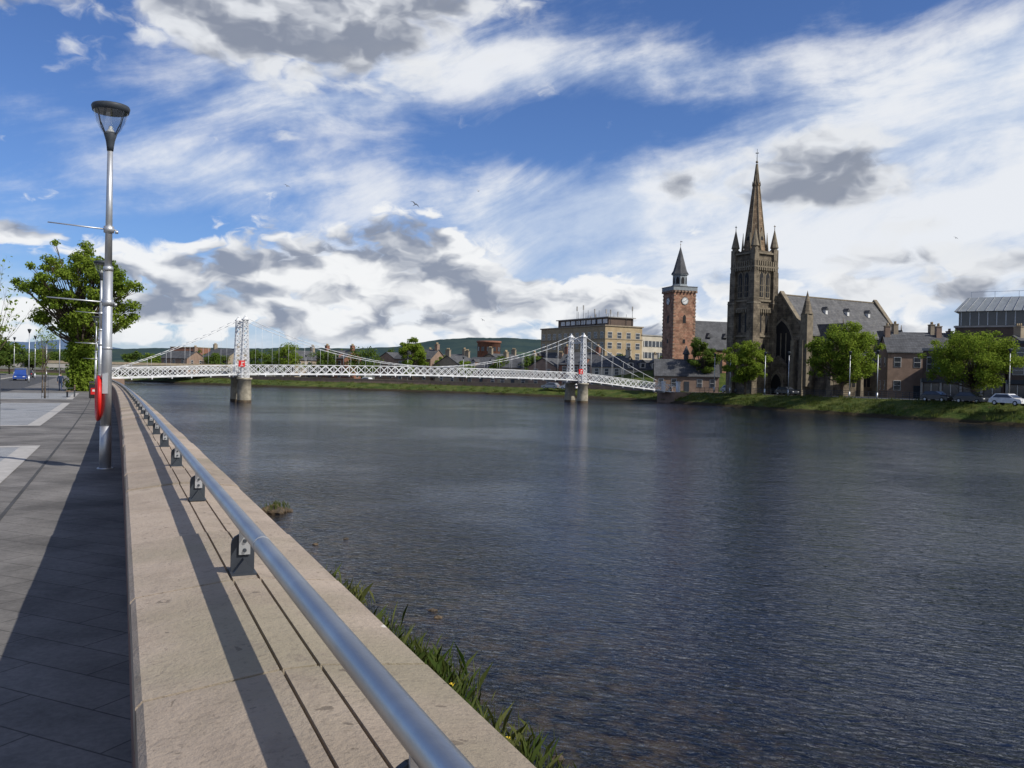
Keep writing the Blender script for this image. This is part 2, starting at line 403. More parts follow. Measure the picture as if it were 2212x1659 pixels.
p=W(15.3,-.23); b=B('lifebuoy',(p.x,p.y,p.z),WANG+R(4))
def torus(b,part,mat,c,Rr,r,n=28,m_=10,sz=1.):
    v=[];f=[]
    for i in range(n):
        t=2*math.pi*i/n
        for j in range(m_):
            s=2*math.pi*j/m_; q=Rr+r*math.cos(s); v.append((c[0]+r*math.sin(s)*sz,c[1]+q*math.cos(t),c[2]+q*math.sin(t)))
    for i in range(n):
        for j in range(m_): f.append((i*m_+j,i*m_+(j+1)%m_,((i+1)%n)*m_+(j+1)%m_,((i+1)%n)*m_+j))
    b.raw(part,mat,v,f,True)
torus(b,'ring',M['redp'],(-.13,.05,1.24),.34,.075,sz=.5)
b.cyl('back_disc',M['redp'],(-.095,.05,1.24),(-.125,.05,1.24),.40,.40,28)
b.cyl('hub',M['redp'],(-.125,.05,1.24),(-.15,.05,1.24),.12,.1,16)
b.box('mount',M['dkpaint'],-.085,.1,1.24,.05,.1,.3)
b.done()

p=W(60.5,-1.05); b=B('litter_bin',p,WANG)
b.box('body',M['black'],0,0,.5,.62,.6,.95); b.box('hood',M['black'],0,0,1.12,.66,.64,.12,top=.85)
for x in (-.28,.28):
    for y in (-.27,.27): b.box('corner_post',M['black'],x,y,1.02,.05,.05,.12)
b.box('red_panel',M['signred'],0,-.305,.5,.4,.012,.45); b.box('white_mark',M['frame'],0,-.314,.55,.2,.006,.14)
b.box('plinth',M['dkpaint'],0,0,.02,.5,.5,.06)
b.done()
p=W(63,-2.6); b=B('park_bench',p,WANG)
for i in range(4): b.box('seat_slat',M['wood'],-.2+.13*i,0,.45,.11,1.7,.04)
for i in range(3): b.box('back_slat',M['wood'],.28,0,.58+.13*i,.03,1.7,.1)
for y in (-.7,.7):
    b.box('leg',M['dkpaint'],-.2,y,.2,.06,.07,.44); b.box('leg',M['dkpaint'],.27,y,.42,.05,.07,.88); b.box('arm',M['dkpaint'],0,y,.66,.5,.06,.04)
b.done()

# ------------------------------------------------------------------ trees
def blob_leaves(centers,radii,n,size,aspect=.6):
    centers=np.array(centers); radii=np.array(radii); w=radii**2; w=w/w.sum()
    idx=np.random.choice(len(centers),n,p=w)
    d=np.random.normal(size=(n,3)); d/=np.linalg.norm(d,axis=1)[:,None]
    r=np.random.rand(n)**.5*radii[idx]*(1+.35*np.random.rand(n)**3)
    c=centers[idx]+d*r[:,None]*np.array([1,1,.7])
    a=np.random.normal(size=(n,3)); nn=d+.8*a; nn[:,2]+=.5; nn/=np.linalg.norm(nn,axis=1)[:,None]
    t=np.cross(nn,np.random.normal(size=(n,3))); t/=np.linalg.norm(t,axis=1)[:,None]
    u=np.cross(nn,t); s=(size*(.6+.8*np.random.rand(n)))[:,None]
    V=np.stack([c-t*s,c-u*s*aspect,c+t*s,c+u*s*aspect],1).reshape(-1,3)
    F=np.arange(n*4).reshape(-1,4)
    return V,F
def tree(name,x,y,z,H,cw,th,n,leaf,size,clumps=34,r=.18,ivy=0,trunk_r=None,flat=.0,seed=1):
    random.seed(seed); np.random.seed(seed)
    root=bpy.data.objects.new(name,None); scene.collection.objects.link(root); root.location=(x,y,z)
    b=B('t'); tr=trunk_r or H*.022
    top=th+(H-th)*.55
    pts=[Vector((0,0,-.2)),Vector((random.uniform(-.1,.1)*tr*3,0,th*.6)),Vector((random.uniform(-1,1)*tr,random.uniform(-1,1)*tr,th+(H-th)*.2)),Vector((0,0,top))]
    rr=[tr*1.25,tr*.95,tr*.75,tr*.3]
    for i in range(3): b.cyl('trunk',M['bark'],pts[i],pts[i+1],rr[i],rr[i+1],10)
    cs=[];rs=[]
    a=cw/2; ch=(H-th)/2; cz=th+ch
    while len(cs)<clumps:
        d=Vector((random.gauss(0,1),random.gauss(0,1),random.gauss(0,1))).normalized()
        q=random.uniform(.25,1.)**.55
        rad=random.uniform(.55,1.3)*r*cw
        lump=1+.08*math.sin(3*math.atan2(d.y,d.x)+seed)+random.uniform(-.07,.07)
        px,py,pz=d.x*(a-rad*.7)*q*lump,d.y*(a-rad*.7)*q*lump,d.z*(ch-rad*.5)*q*lump
        if pz<0: pz*=1-flat
        cs.append((px,py,cz+pz)); rs.append(rad)
    for c,rad in zip(cs,rs):
        c=Vector(c); zs=min(max(th*.8+ (c.z-th)*.35,th*.7),top)
        s=Vector((0,0,zs)); mid=s.lerp(c,.55)+Vector((0,0,-.06*cw*random.random())); 
        b.cyl('trunk',M['bark'],s,mid,tr*.28,tr*.15,6); b.cyl('trunk',M['bark'],mid,c,tr*.15,tr*.05,5)
        for _ in range(3):
            e=c+Vector((random.gauss(0,1),random.gauss(0,1),random.gauss(0,1))).normalized()*rad*.8
            b.cyl('trunk',M['bark'],mid.lerp(c,.6),e,tr*.07,tr*.02,4)
    if ivy:
        for i in range(30): 
            hz=i/29*th*1.15; cs.append((random.uniform(-.35,.35),random.uniform(-.35,.35),hz)); rs.append(ivy*random.uniform(.7,1.2))
    d=b.p['trunk']; o=mesh_obj('trunk_and_limbs',d['v'],d['f'],[M['bark']],smooth=True,fix=False,parent=root)
    V,F=blob_leaves(cs,rs,n,size)
    me=bpy.data.meshes.new('foliage'); me.from_pydata(V.tolist(),[],F.tolist()); me.materials.append(leaf)
    o=bpy.data.objects.new('foliage',me); scene.collection.objects.link(o); o.parent=root
    return root
tree('ivy_clad_tree',-42.7,85,-1.1,14.7,11.4,4.4,42000,M['leaf'],.14,clumps=150,r=.066,ivy=1.25,trunk_r=.4,seed=3)
tree('street_tree',-37.3,60,-.8,7.4,4.6,2.9,2200,M['leaf'],.085,clumps=40,r=.09,seed=5,trunk_r=.09)
tree('sapling',-31.3,57.5,-.7,5.0,2.4,1.8,320,M['leaf'],.06,clumps=16,r=.13,seed=6,trunk_r=.05)
tree('sapling',-14.3,23.6,-.28,5.2,2.4,2.0,240,M['leaf'],.045,clumps=18,r=.13,seed=8,trunk_r=.03)
tree('sapling',-40.5,74,-.85,5.6,2.6,1.8,320,M['leaf'],.06,clumps=16,r=.13,seed=9,trunk_r=.05)
def guard(x,y,z):
    b=B('tree_guard',(x,y,z))
    for i in range(6):
        t=i*math.pi/3; b.cyl('bars',M['dkpaint'],(.22*math.cos(t),.22*math.sin(t),0),(.22*math.cos(t),.22*math.sin(t),1.6),.008,.008,5)
    for zz in (.1,.8,1.6):
        n=14
        for i in range(n):
            t=2*math.pi*i/n; u=2*math.pi*(i+1)/n
            b.beam('bars',M['dkpaint'],(.22*math.cos(t),.22*math.sin(t),zz),(.22*math.cos(u),.22*math.sin(u),zz),.014)
    b.done()
guard(-14.3,23.6,-.28); guard(-31.3,57.5,-.7)
tree('bank_tree',41.3,152,-1.0,9.6,9.6,1.8,16000,M['leaf'],.15,r=.09,clumps=80,seed=11)
tree('bank_tree',53,138,-1.0,12.6,13.4,1.9,24000,M['leaf'],.17,r=.08,clumps=115,seed=12)
tree('bank_tree',61.7,115,-1.0,10.4,13.2,1.6,25000,M['leaf'],.14,r=.08,clumps=120,seed=13)
tree('bank_tree',39.5,178,-1.0,11.6,7.4,2,9000,M['leaff'],.17,r=.11,clumps=50,seed=14)
tree('bank_tree',-27,232,-1.5,13.0,9.0,1.2,9000,M['leaf'],.22,r=.11,clumps=50,seed=15)
tree('bank_tree',25.5,205,-1.5,8.6,9.4,3,6000,M['leafd'],.2,r=.13,seed=16)
k=20
for (px,Y,top,w) in ((555,258,8,9),(622,256,9.5,11),(697,252,8.5,10),(780,248,9.5,13),(740,290,9,10),(500,300,8,12),(430,320,8,9),(330,330,7,10),(285,300,7,9),(840,290,9,8),(960,235,7,8),(1080,225,6.5,8),(1150,220,7,8),(1430,232,9,10),(1290,215,5.5,8),(590,320,9,14),(660,330,9,14),(380,310,7,12),(465,290,7,11),(1010,228,5.5,7)):
    tree('riverside_tree',(px-1106)/1853*Y,Y,-1.6,top+1.6,w,1.0,2600,M['leaff'] if k%3 else M['leaf'],.28,clumps=30,r=.14,seed=k); k+=1
for (px,Y,top,w) in ((70,230,7,10),(20,200,8,9),(130,260,7,10),(215,300,7,9),(-20,150,8,9)):
    tree('roadside_tree',(px-1106)/1853*Y,Y,-1.2,top,w,1.2,2500,M['leaff'],.28,clumps=24,r=.16,seed=k); k+=1

# ------------------------------------------------------------------ far bank
Fp=[(150,-60),(110,10),(82,58),(61.5,98),(51,119),(41,142),(33.5,160),(27,173),(14,187),(-18,207),(-62,227),(-118,262),(-190,300),(-420,345),(-3000,600)]
def catmull(P,i,t):
    g_=lambda k:np.array(P[min(max(k,0),len(P)-1)],float)
    p0,p1,p2,p3=g_(i-1),g_(i),g_(i+1),g_(i+2)
    return .5*((2*p1)+(-p0+p2)*t+(2*p0-5*p1+4*p2-p3)*t*t+(-p0+3*p1-3*p2+p3)*t**3)
FL=[]
for i in range(len(Fp)-3):
    d=np.linalg.norm(np.array(Fp[i+1])-np.array(Fp[i])); n=max(2,int(d/2.5) if i<12 else 4)
    for j in range(n): FL.append(catmull(Fp,i,j/n))
FL.append(np.array(Fp[-3],float)); FL.append(np.array(Fp[-2],float)); FL.append(np.array(Fp[-1],float))
FL=np.array(FL); T=np.gradient(FL,axis=0); T/=np.linalg.norm(T,axis=1)[:,None]; NF=np.stack([T[:,1],-T[:,0]],1)
def topz(y): return -.75-.85*min(1,max(0,(y-110)/90))
def FB(i,off,dz=0.): 
    q=FL[i]+NF[i]*off; return Vector((q[0],q[1],topz(FL[i][1])+dz))
fc=[(-14,None,-5.4),(-3,None,-4.3),(0,None,-3.38),(.7,None,-3.0),(2.6,.45,0),(5,.8,0),(7,1.,0),(7.6,1.,0),(10,1.,0),(10.1,1,-.12),(17,1,-.12),(17.1,1,0),(19.5,1,0),(200,1,0),(3000,1,0)]
fm=[5,5,4,4,4,4,3,3,1,2,1,3,0,0]
v=[];f=[];mi=[];nc=len(fc); random.seed(4)
for i in range(len(FL)):
    tz=topz(FL[i][1]); wig=.5*math.sin(i*.7)+random.uniform(-.3,.3)
    for (o,fr,z) in fc:
        oo=o+(wig if 0<=o<5 else 0); q=FL[i]+NF[i]*oo
        zz=z if fr is None else (-3.2+(tz+3.2)*fr+z)
        if 0<o<7: zz+=random.uniform(-.12,.12)
        v.append((q[0],q[1],zz))
for i in range(len(FL)-1):
    for j in range(nc-1): f.append((i*nc+j,i*nc+j+1,(i+1)*nc+j+1,(i+1)*nc+j)); mi.append(fm[j])
mesh_obj('riverbank',v,f,mats,mi)
b=B('bank_railing'); b2=B('low_stone_wall')
for i in range(len(FL)-3):
    y=FL[i][1]
    if 20<y<166:
        p=FB(i,7.3); q=FB(i+1,7.3)
        for kk in range(2):
            r=p.lerp(q,kk/2); b.beam('posts',M['dkpaint'],r,r+Vector((0,0,1.05)),.06)
        for h in (1.05,.75,.45): b.beam('rails',M['dkpaint'],p+Vector((0,0,h)),q+Vector((0,0,h)),.05)
    elif 172<y<300:
        p=FB(i,7.3,-.3); q=FB(i+1,7.3,-.3); b2.extr('wall',M['pink'],[p,q,q+Vector((0,0,1.2)),p+Vector((0,0,1.2))],(.35,.35,0))
        b2.extr('coping',M['tan'],[p+Vector((-.05,-.05,1.2)),q+Vector((-.05,-.05,1.2)),q+Vector((-.05,-.05,1.3)),p+Vector((-.05,-.05,1.3))],(.45,.45,0))
b.done(); b2.done()

def blades(name,pts,h,n,mat,w=.012,lean=.5):
    P=np.array(pts); idx=np.random.randint(0,len(P),n)
    base=P[idx]+np.random.normal(size=(n,3))*np.array([h*.55,h*.55,0])
    ang=np.random.rand(n)*6.283; hk=.5+.7*np.random.RandomState(3).rand(len(P)); hh=h*hk[idx]*(.3+.8*np.random.rand(n)); ln=lean*hh*np.random.rand(n)
    d=np.stack([np.cos(ang),np.sin(ang),0*ang],1); s=np.stack([-np.sin(ang),np.cos(ang),0*ang],1)*w
    up=np.array([0,0,1.])
    mid=base+up*hh[:,None]*.6+d*ln[:,None]*.35; tip=base+up*hh[:,None]+d*ln[:,None]
    V=np.stack([base-s,base+s,mid+s*.8,tip,mid-s*.8],1).reshape(-1,3)
    me=bpy.data.meshes.new(name); me.from_pydata(V.tolist(),[],np.arange(n*5).reshape(-1,5).tolist()); me.materials.append(mat)
    o=bpy.data.objects.new(name,me); scene.collection.objects.link(o); return o
pts=[]
for _ in range(130):
    Y=random.uniform(2,14.5); o=bankoff(Y)*.91+random.uniform(-1.0,.05); q=W(Y,o); pts.append((q.x,q.y,-3.35))
for _ in range(14):
    Y=random.uniform(15.5,19.5); o=bankoff(Y)*.91+random.uniform(-.5,.1); q=W(Y,o); pts.append((q.x,q.y,-3.38))
blades('bank_grass',pts,.5,8000,M['grassblade'],.0055,.8)
fl=random.sample(pts[:120],7); b=B('yellow_iris')
for q in fl:
    z=-3.35+random.uniform(.3,.45); b.cyl('stems',M['leafd'],(q[0],q[1],-3.4),(q[0],q[1],z),.006,.005,5)
    for i in range(4):
        t=i*1.6+random.random(); c=Vector((q[0],q[1],z)); e=c+Vector((math.cos(t)*.04,math.sin(t)*.04,.02)); s=Vector((-math.sin(t),math.cos(t),0))*.018
        b.raw('petals',M['yellow'],[c,e+s,e+Vector((0,0,-.03)),e-s],[(0,1,2,3)])
b.done(nofix=('petals',))
pts=[]
for i in range(len(FL)):
    if 60<FL[i][1]<250:
        for _ in range(14 if FL[i][1]<175 else 5):
            o=random.uniform(.6,7.2); q=FL[i]+NF[i]*o+T[i]*random.uniform(-1.5,1.5); tz=topz(FL[i][1]); fr=min(1,(o/7)**.75)
            pts.append((q[0],q[1],-3.2+(tz+3.2)*fr-.1))
blades('bank_grass',pts,.5,26000,M['grassblade'],.04)
def rock(name,x,y,z,s,seed):
    random.seed(seed); bm=bmesh.new(); bmesh.ops.create_icosphere(bm,subdivisions=3,radius=1)
    for q in bm.verts:
        n=q.co.normalized(); k=1+.25*math.sin(4*n.x+seed)*math.cos(5*n.y)+random.uniform(-.09,.09); q.co=Vector((n.x*k*s,n.y*k*s*.8,n.z*k*s*.55))
    me=bpy.data.meshes.new(name); bm.to_mesh(me); bm.free(); me.materials.append(M['rock'])
    o=bpy.data.objects.new(name,me); scene.collection.objects.link(o); o.location=(x,y,z)
rock('river_rock',-8.15,29.6,-3.3,.40,1); rock('river_rock',-7.8,30.0,-3.35,.22,2)
for i,(x,y) in enumerate(((-1.55,17.9),(-5.5,24.4),(-4.8,25.3),(-1.4,17.4),(.7,11.1))): rock('river_rock',x,y,-3.36,.09,i+5)
blades('reed_tuft',[(-8.2,29.5,-3.2),(-8.0,29.7,-3.2)],.3,140,M['grassblade'],.008)

# ------------------------------------------------------------------ water, bed, hills
mesh_obj('river_water',[(-700,-200,WATER),(500,-200,WATER),(500,520,WATER),(-700,520,WATER)],[(0,1,2,3)],[M['water']])
mesh_obj('river_bed',[(-6000,-3000,-5.6),(6000,-3000,-5.6),(6000,9000,-5.6),(-6000,9000,-5.6)],[(0,1,2,3)],[M['earth']])
def hills(name,prof,dist,mat,rough,seed):
    random.seed(seed); v=[];f=[]; xs=[a for a,_ in prof]; es=[c for _,c in prof]; n=900
    for i in range(n):
        px=xs[0]+(xs[-1]-xs[0])*i/(n-1); e=np.interp(px,xs,es)
        e+=rough*(math.sin(i*.16)*.5+math.sin(i*.6+1)*.3+random.uniform(-.6,.6))
        X=(px-1106)/1853*dist
        zt=1.65+e/1853*dist
        v+=[(X*.75,dist*.75,-2),(X*.85,dist*.85,zt*.45),(X,dist,zt),(X*1.3,dist*1.3,-2)]
    for i in range(n-1):
        for j in range(3): f.append((4*i+j,4*i+j+1,4*i+5+j,4*i+4+j))
    mesh_obj(name,v,f,[mat],smooth=True)
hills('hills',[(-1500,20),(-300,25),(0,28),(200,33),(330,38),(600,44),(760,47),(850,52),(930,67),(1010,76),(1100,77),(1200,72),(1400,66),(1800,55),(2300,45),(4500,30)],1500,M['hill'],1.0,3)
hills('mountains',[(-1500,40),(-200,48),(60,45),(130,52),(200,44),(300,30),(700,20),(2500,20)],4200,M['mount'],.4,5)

# ------------------------------------------------------------------ footbridge
LP=Vector((-39.5,125,0)); bd=Vector((.848,.53,0)); bp=Vector((-.53,.848,0)); SL=60.5
b=B('suspension_footbridge')
s0,s1=-17.5,SL+22.5
def dz(s):
    if s<0: return .75+ (s/17.5)*.85
    if s<=SL: return .75+.35*math.sin(math.pi*s/SL)
    return .75-(s-SL)/22.5*2.0
def P(s,side,z): return LP+bd*s+bp*(side*1.55)+Vector((0,0,z))
n=78; ds=(s1-s0)/n
for i in range(n):
    a=s0+i*ds; c=a+ds; za,zc=dz(a),dz(c)
    for sd in (-1,1):
        b.beam('parapet_truss',M['white'],P(a,sd,za+1.3),P(c,sd,zc+1.3),.12,.09)
        b.beam('parapet_truss',M['white'],P(a,sd,za-.05),P(c,sd,zc-.05),.14,.22)
        b.beam('parapet_truss',M['white'],P(a,sd,za+.05),P(c,sd,zc+1.25),.04,.075)
        b.beam('parapet_truss',M['white'],P(a,sd,za+1.25),P(c,sd,zc+.05),.04,.075)
        b.beam('parapet_truss',M['white'],P(a,sd,za),P(a,sd,za+1.3),.055)
    b.raw('deck',M['conc'],[P(a,-1,za),P(a,1,za),P(c,1,zc),P(c,-1,zc),P(a,-1,za-.12),P(a,1,za-.12),P(c,1,zc-.12),P(c,-1,zc-.12)],[(0,1,2,3),(4,7,6,5),(0,4,5,1),(2,6,7,3),(1,5,6,2),(0,3,7,4)])
    if i%2==0: b.beam('cross_girder',M['white'],P(a,-1.05,za-.25),P(a,1.05,za-.25),.14,.22)
TZ=9.0
for s in (0,SL):
    for sd in (-1,1):
        c=LP+bd*s+bp*(sd*1.95)
        b.lathe('pier_column',M['pier'],(c.x,c.y,0),[(.0,-5.4),(1.02,-5.4),(.98,-2.2),(.93,-.1),(1.08,-.05),(1.08,.2),(0,.2)],24)
        b.lathe('weed_band',M['rock'],(c.x,c.y,0),[(1.0,-5.4),(1.025,-3.2),(1.01,-3.0)],24)
        z0,z1=.2,TZ-.5; w0,w1=.50,.28; nn=13
        def corner(z,i,j):
            k=(z-z0)/(z1-z0); w=w0+(w1-w0)*k; return c+bd*(i*w)+bp*(j*w)+Vector((0,0,z))
        for i,j in ((-1,-1),(1,-1),(1,1),(-1,1)): b.beam('tower_leg',M['white'],corner(z0,i,j),corner(z1,i,j),.13)
        for q in range(nn):
            za=z0+(z1-z0)*q/nn; zb=z0+(z1-z0)*(q+1)/nn
            fc4=((-1,-1),(1,-1),(1,1),(-1,1))
            for e in range(4):
                A,C=fc4[e],fc4[(e+1)%4]
                b.beam('tower_lattice',M['white'],corner(za,*A),corner(zb,*C),.035,.08); b.beam('tower_lattice',M['white'],corner(za,*C),corner(zb,*A),.035,.08)
                if q%3==0: b.beam('tower_lattice',M['white'],corner(za,*A),corner(za,*C),.06,.1)
        an=math.atan2(bd.y,bd.x)
        b.box('tower_cap',M['white'],c.x,c.y,TZ-.42,.9,.9,.16,an); b.box('tower_cap',M['white'],c.x,c.y,TZ-.2,.56,.56,.3,an,top=.7)
        b.lathe('tower_finial',M['white'],(c.x,c.y,TZ-.06),[(0,0),(.12,0),(.16,.12),(.08,.22),(0,.35)],10)
    A=LP+bd*s
    for z in (TZ-.8,TZ-1.5): b.beam('portal_brace',M['white'],A-bp*1.95+Vector((0,0,z)),A+bp*1.95+Vector((0,0,z)),.14,.16)
    b.beam('portal_brace',M['white'],A-bp*1.95+Vector((0,0,TZ-.8)),A+bp*1.95+Vector((0,0,TZ-1.5)),.07); b.beam('portal_brace',M['white'],A+bp*1.95+Vector((0,0,TZ-.8)),A-bp*1.95+Vector((0,0,TZ-1.5)),.07)
    b.beam('pier_tie',M['pier'],A-bp*1.9+Vector((0,0,-.3)),A+bp*1.9+Vector((0,0,-.3)),.3,.3)
def cz(s):
    if s<0: k=-s/17.5; return (TZ-.1)*(1-k)+(.9)*k-1.2*k*(1-k)*2
    if s>SL: k=(s-SL)/22.5; return (TZ-.1)*(1-k)+(-.6)*k-1.3*k*(1-k)*2
    k=(s-SL/2)/(SL/2); return 2.5+(TZ-.1-2.5)*k*k
ss=np.linspace(s0,s1,90)
for sd in (-1,1):
    for a,c in zip(ss[:-1],ss[1:]): b.cyl('main_cable',M['white'],LP+bd*a+bp*(sd*1.75)+Vector((0,0,cz(a))),LP+bd*c+bp*(sd*1.75)+Vector((0,0,cz(c))),.04,.04,6)
    s=s0+2.5
    while s<s1-2:
        if cz(s)>dz(s)+1.35: b.cyl('hanger',M['white'],LP+bd*s+bp*(sd*1.7)+Vector((0,0,dz(s)+1.2)),LP+bd*s+bp*(sd*1.7)+Vector((0,0,cz(s))),.016,.016,5)
        s+=2.5
for s in (-.6,SL-1.0):
    c=LP+bd*s-bp*2.6; an=math.atan2(bd.y,bd.x); z=dz(s)+1.5
    b.box('sign_panel',M['signred'],c.x,c.y,z,.9,.06,.9,an)
    q=c-bp*.05
    b.box('sign_symbol',M['frame'],q.x,q.y,z+.05,.1,.03,.45,an); b.box('sign_symbol',M['frame'],q.x+bd.x*.18,q.y+bd.y*.18,z+.18,.3,.028,.1,an)
    b.box('sign_symbol',M['frame'],q.x,q.y,z-.26,.4,.028,.08,an)
    b.beam('sign_bracket',M['white'],c+Vector((0,0,z)),c+bp*.9+Vector((0,0,z)),.06)
c=LP+bd*(s1+1.5); an=math.atan2(bd.y,bd.x); b.box('abutment',M['pink'],c.x,c.y,-3.3,4.5,5.0,4.0,an)
c=LP+bd*(s1+.5)
for sd in (-1,1): q=c+bp*sd*2.1; b.box('gate_post',M['white'],q.x,q.y,-.3,.6,.6,1.9,an); b.box('gate_cap',M['white'],q.x,q.y,.72,.75,.75,.14,an)
c=LP+bd*(s0-.5); b.box('abutment',M['tan'],c.x,c.y,-2.6,4.2,4.4,4.8,an)
for sd in (-1,1): q=c+bp*sd*2.1; b.box('gate_post',M['white'],q.x,q.y,.6,.5,.5,1.8,an)
b.done()

b=B('road_bridge')
A=Vector((-190,210,0)); C=Vector((-40,282,0)); d=(C-A); L=d.length; d.normalize(); an=math.atan2(d.y,d.x); mid=(A+C)/2; nrm=Vector((-d.y,d.x,0))
b.box('deck',M['conc'],mid.x,mid.y,1.1,L,14,1.1,an)
for sd in (-1,1): q=mid+nrm*7*sd; b.box('parapet',M['tan'],q.x,q.y,2.1,L,.3,.7,an)
for k in (.1,.3,.5,.7,.9):
    for sd in (-1,0,1): q=A+d*L*k+nrm*5*sd; b.cyl('pier',M['conc'],(q.x,q.y,-5),(q.x,q.y,.6),.9,.9,14)
b.done()

# ------------------------------------------------------------------ buildings
def arch(b,mat,part,c,u,w,h,nrm,depth=.06,n=7):
    c=Vector(c); u=Vector(u); nrm=Vector(nrm); up=Vector((0,0,1)); sp=h-w*.85
    pts=[c-u*w/2,c+u*w/2]
    for i in range(n+1):
        ang=i/n*math.pi/3; x=w*math.cos(ang)-w/2; z=sp+w*math.sin(ang); pts.append(c+u*x+up*z)
    for i in range(n-1,-1,-1):
        ang=i/n*math.pi/3
        x=-(w*math.cos(ang)-w/2); z=sp+w*math.sin(ang); pts.append(c+u*x+up*z)
    b.extr(part,mat,pts,nrm*depth)
def win(b,x,y,z,w,h,axis,sgn,fr=True,glass=None):
    if axis=='y':
        if fr: b.box('window_frames',M['frame'],x,y+sgn*.03,z,w+.14,.06,h+.14)
        b.box('windows',M['glass'],x,y+sgn*.055,z,w,.05,h)
        if fr: b.box('window_bars',M['frame'],x,y+sgn*.085,z,w,.02,.06)
    else:
        if fr: b.box('window_frames',M['frame'],x+sgn*.03,y,z,.06,w+.14,h+.14)
        b.box('windows',M['glass'],x+sgn*.055,y,z,.05,w,h)
        if fr: b.box('window_bars',M['frame'],x+sgn*.085,y,z,.02,w,.06)
def house(name,x,y,z,rot,L,Wd,eave,ridge,wall,roof,floors=2,chim=(-.45,.45),dorm=0,bays=3):
    b=B(name,(x,y,z),rot); hw=Wd/2; hl=L/2
    b.box('walls',wall,0,0,eave/2-.5,L,Wd,eave+1)
    for sx in (-1,1): b.extr('gables',wall,[(sx*hl,-hw,eave),(sx*hl,hw,eave),(sx*hl,0,ridge-.1)],(-sx*.3,0,0))
    t=.16
    for sy in (-1,1):
        ov=.3; dzz=(ridge-eave)/hw*ov
        b.extr('roof',roof,[(-hl-.2,0,ridge),(-hl-.2,sy*(hw+ov),eave-dzz),(-hl-.2,sy*(hw+ov),eave-dzz+t),(-hl-.2,0,ridge+t)],(L+.4,0,0))
    fh=eave/floors
    for fl_ in range(floors):
        zc=fl_*fh+fh*.55
        for i in range(bays):
            xx=-hl+(i+.5)*L/bays
            for sy in (-1,1):
                if fl_==0 and i==bays//2: b.box('doors',M['dkpaint'],xx,sy*(hw+.03),1.05,1.0,.08,2.1); continue
                win(b,xx,sy*hw,zc,.95,min(1.5,fh*.52),'y',sy)
        for sx in (-1,1):
            for yy in (-hw*.45,hw*.45): win(b,sx*hl,yy,zc,.8,min(1.4,fh*.5),'x',sx)
    for c in chim:
        b.box('chimneys',wall,c*L,0,ridge+.55,.8,1.3,1.9); b.box('chimney_caps',M['tan'],c*L,0,ridge+1.55,.95,1.45,.14)
        for yy in (-.35,0,.35): b.cyl('chimney_pots',M['ochre'],(c*L,yy,ridge+1.6),(c*L,yy,ridge+2.1),.13,.11,8)
    for i in range(dorm):
        xx=-hl+(i+.5)*L/dorm
        for sy in (-1,):
            zz=eave+.25; yy=sy*hw*.78
            b.box('dormers',wall,xx,yy*.8,zz+.55,1.3,hw*.7,1.3)
            b.extr('dormer_roofs',roof,[(xx-.85,yy*1.25,zz+1.15),(xx+.85,yy*1.25,zz+1.15),(xx,yy*1.25,zz+1.95)],(0,-sy*hw*.8,0))
            b.box('dormer_windows',M['glass'],xx,yy*.8+sy*hw*.36,zz+.6,.8,.06,.9)
            b.box('dormer_frames',M['frame'],xx,yy*.8+sy*hw*.355,zz+.6,1.05,.05,1.12)
    return b
b=B('gothic_church',(49,158,-1.0),R(30))
SD,TRM=M['sand'],M['sandtrim']; NL=27
e0,rz=11.0,18.0
b.box('nave_walls',SD,NL/2,0,e0/2-.5,NL,12,e0+1)
for xx in (0,NL-.8): b.extr('gable_wall',SD,[(xx,-6.25,e0-.2),(xx,6.25,e0-.2),(xx,0,rz+.55)],(.8,0,0))
b.extr('gable_coping',TRM,[(-.12,-6.5,e0-.3),(-.12,-6.1,e0-.3),(-.12,0,rz+.5),(-.12,6.1,e0-.3),(-.12,6.5,e0-.3),(-.12,0,rz+.95)],(1.0,0,0))
b.extr('gable_coping',TRM,[(NL-.88,-6.5,e0-.3),(NL-.88,-6.1,e0-.3),(NL-.88,0,rz+.5),(NL-.88,6.1,e0-.3),(NL-.88,6.5,e0-.3),(NL-.88,0,rz+.95)],(1.0,0,0))
for sy in (-1,1): b.extr('nave_roof',M['slate_lt'],[(.8,0,rz),(.8,sy*6.4,e0-.45),(.8,sy*6.4,e0-.2),(.8,0,rz+.25)],(NL-1.6,0,0))
b.beam('ridge_tiles',TRM,(.8,0,rz+.3),(NL-.8,0,rz+.3),.25,.2)
b.box('aisle_walls',SD,NL/2+1,-7.9,2.7,NL-3,3.6,6.6)
b.extr('aisle_roof',M['slate'],[(1.8,-6.02,8.4),(1.8,-10.0,5.9),(1.8,-10.0,6.1),(1.8,-6.02,8.6)],(NL-2.5,0,0))
for i in range(6):
    xx=4+i*4; b.box('buttress',TRM,xx-2,-9.95,2.4,.8,.9,5.4,top=.85)
    for q in (-.55,.55): arch(b,M['lead'],'lancets',(xx+q,-9.72,1.6),(1,0,0),.75,2.9,(0,-1,0))
    arch(b,M['lead'],'clerestory',(xx,-6.02,8.7),(1,0,0),1.1,1.7,(0,-1,0))
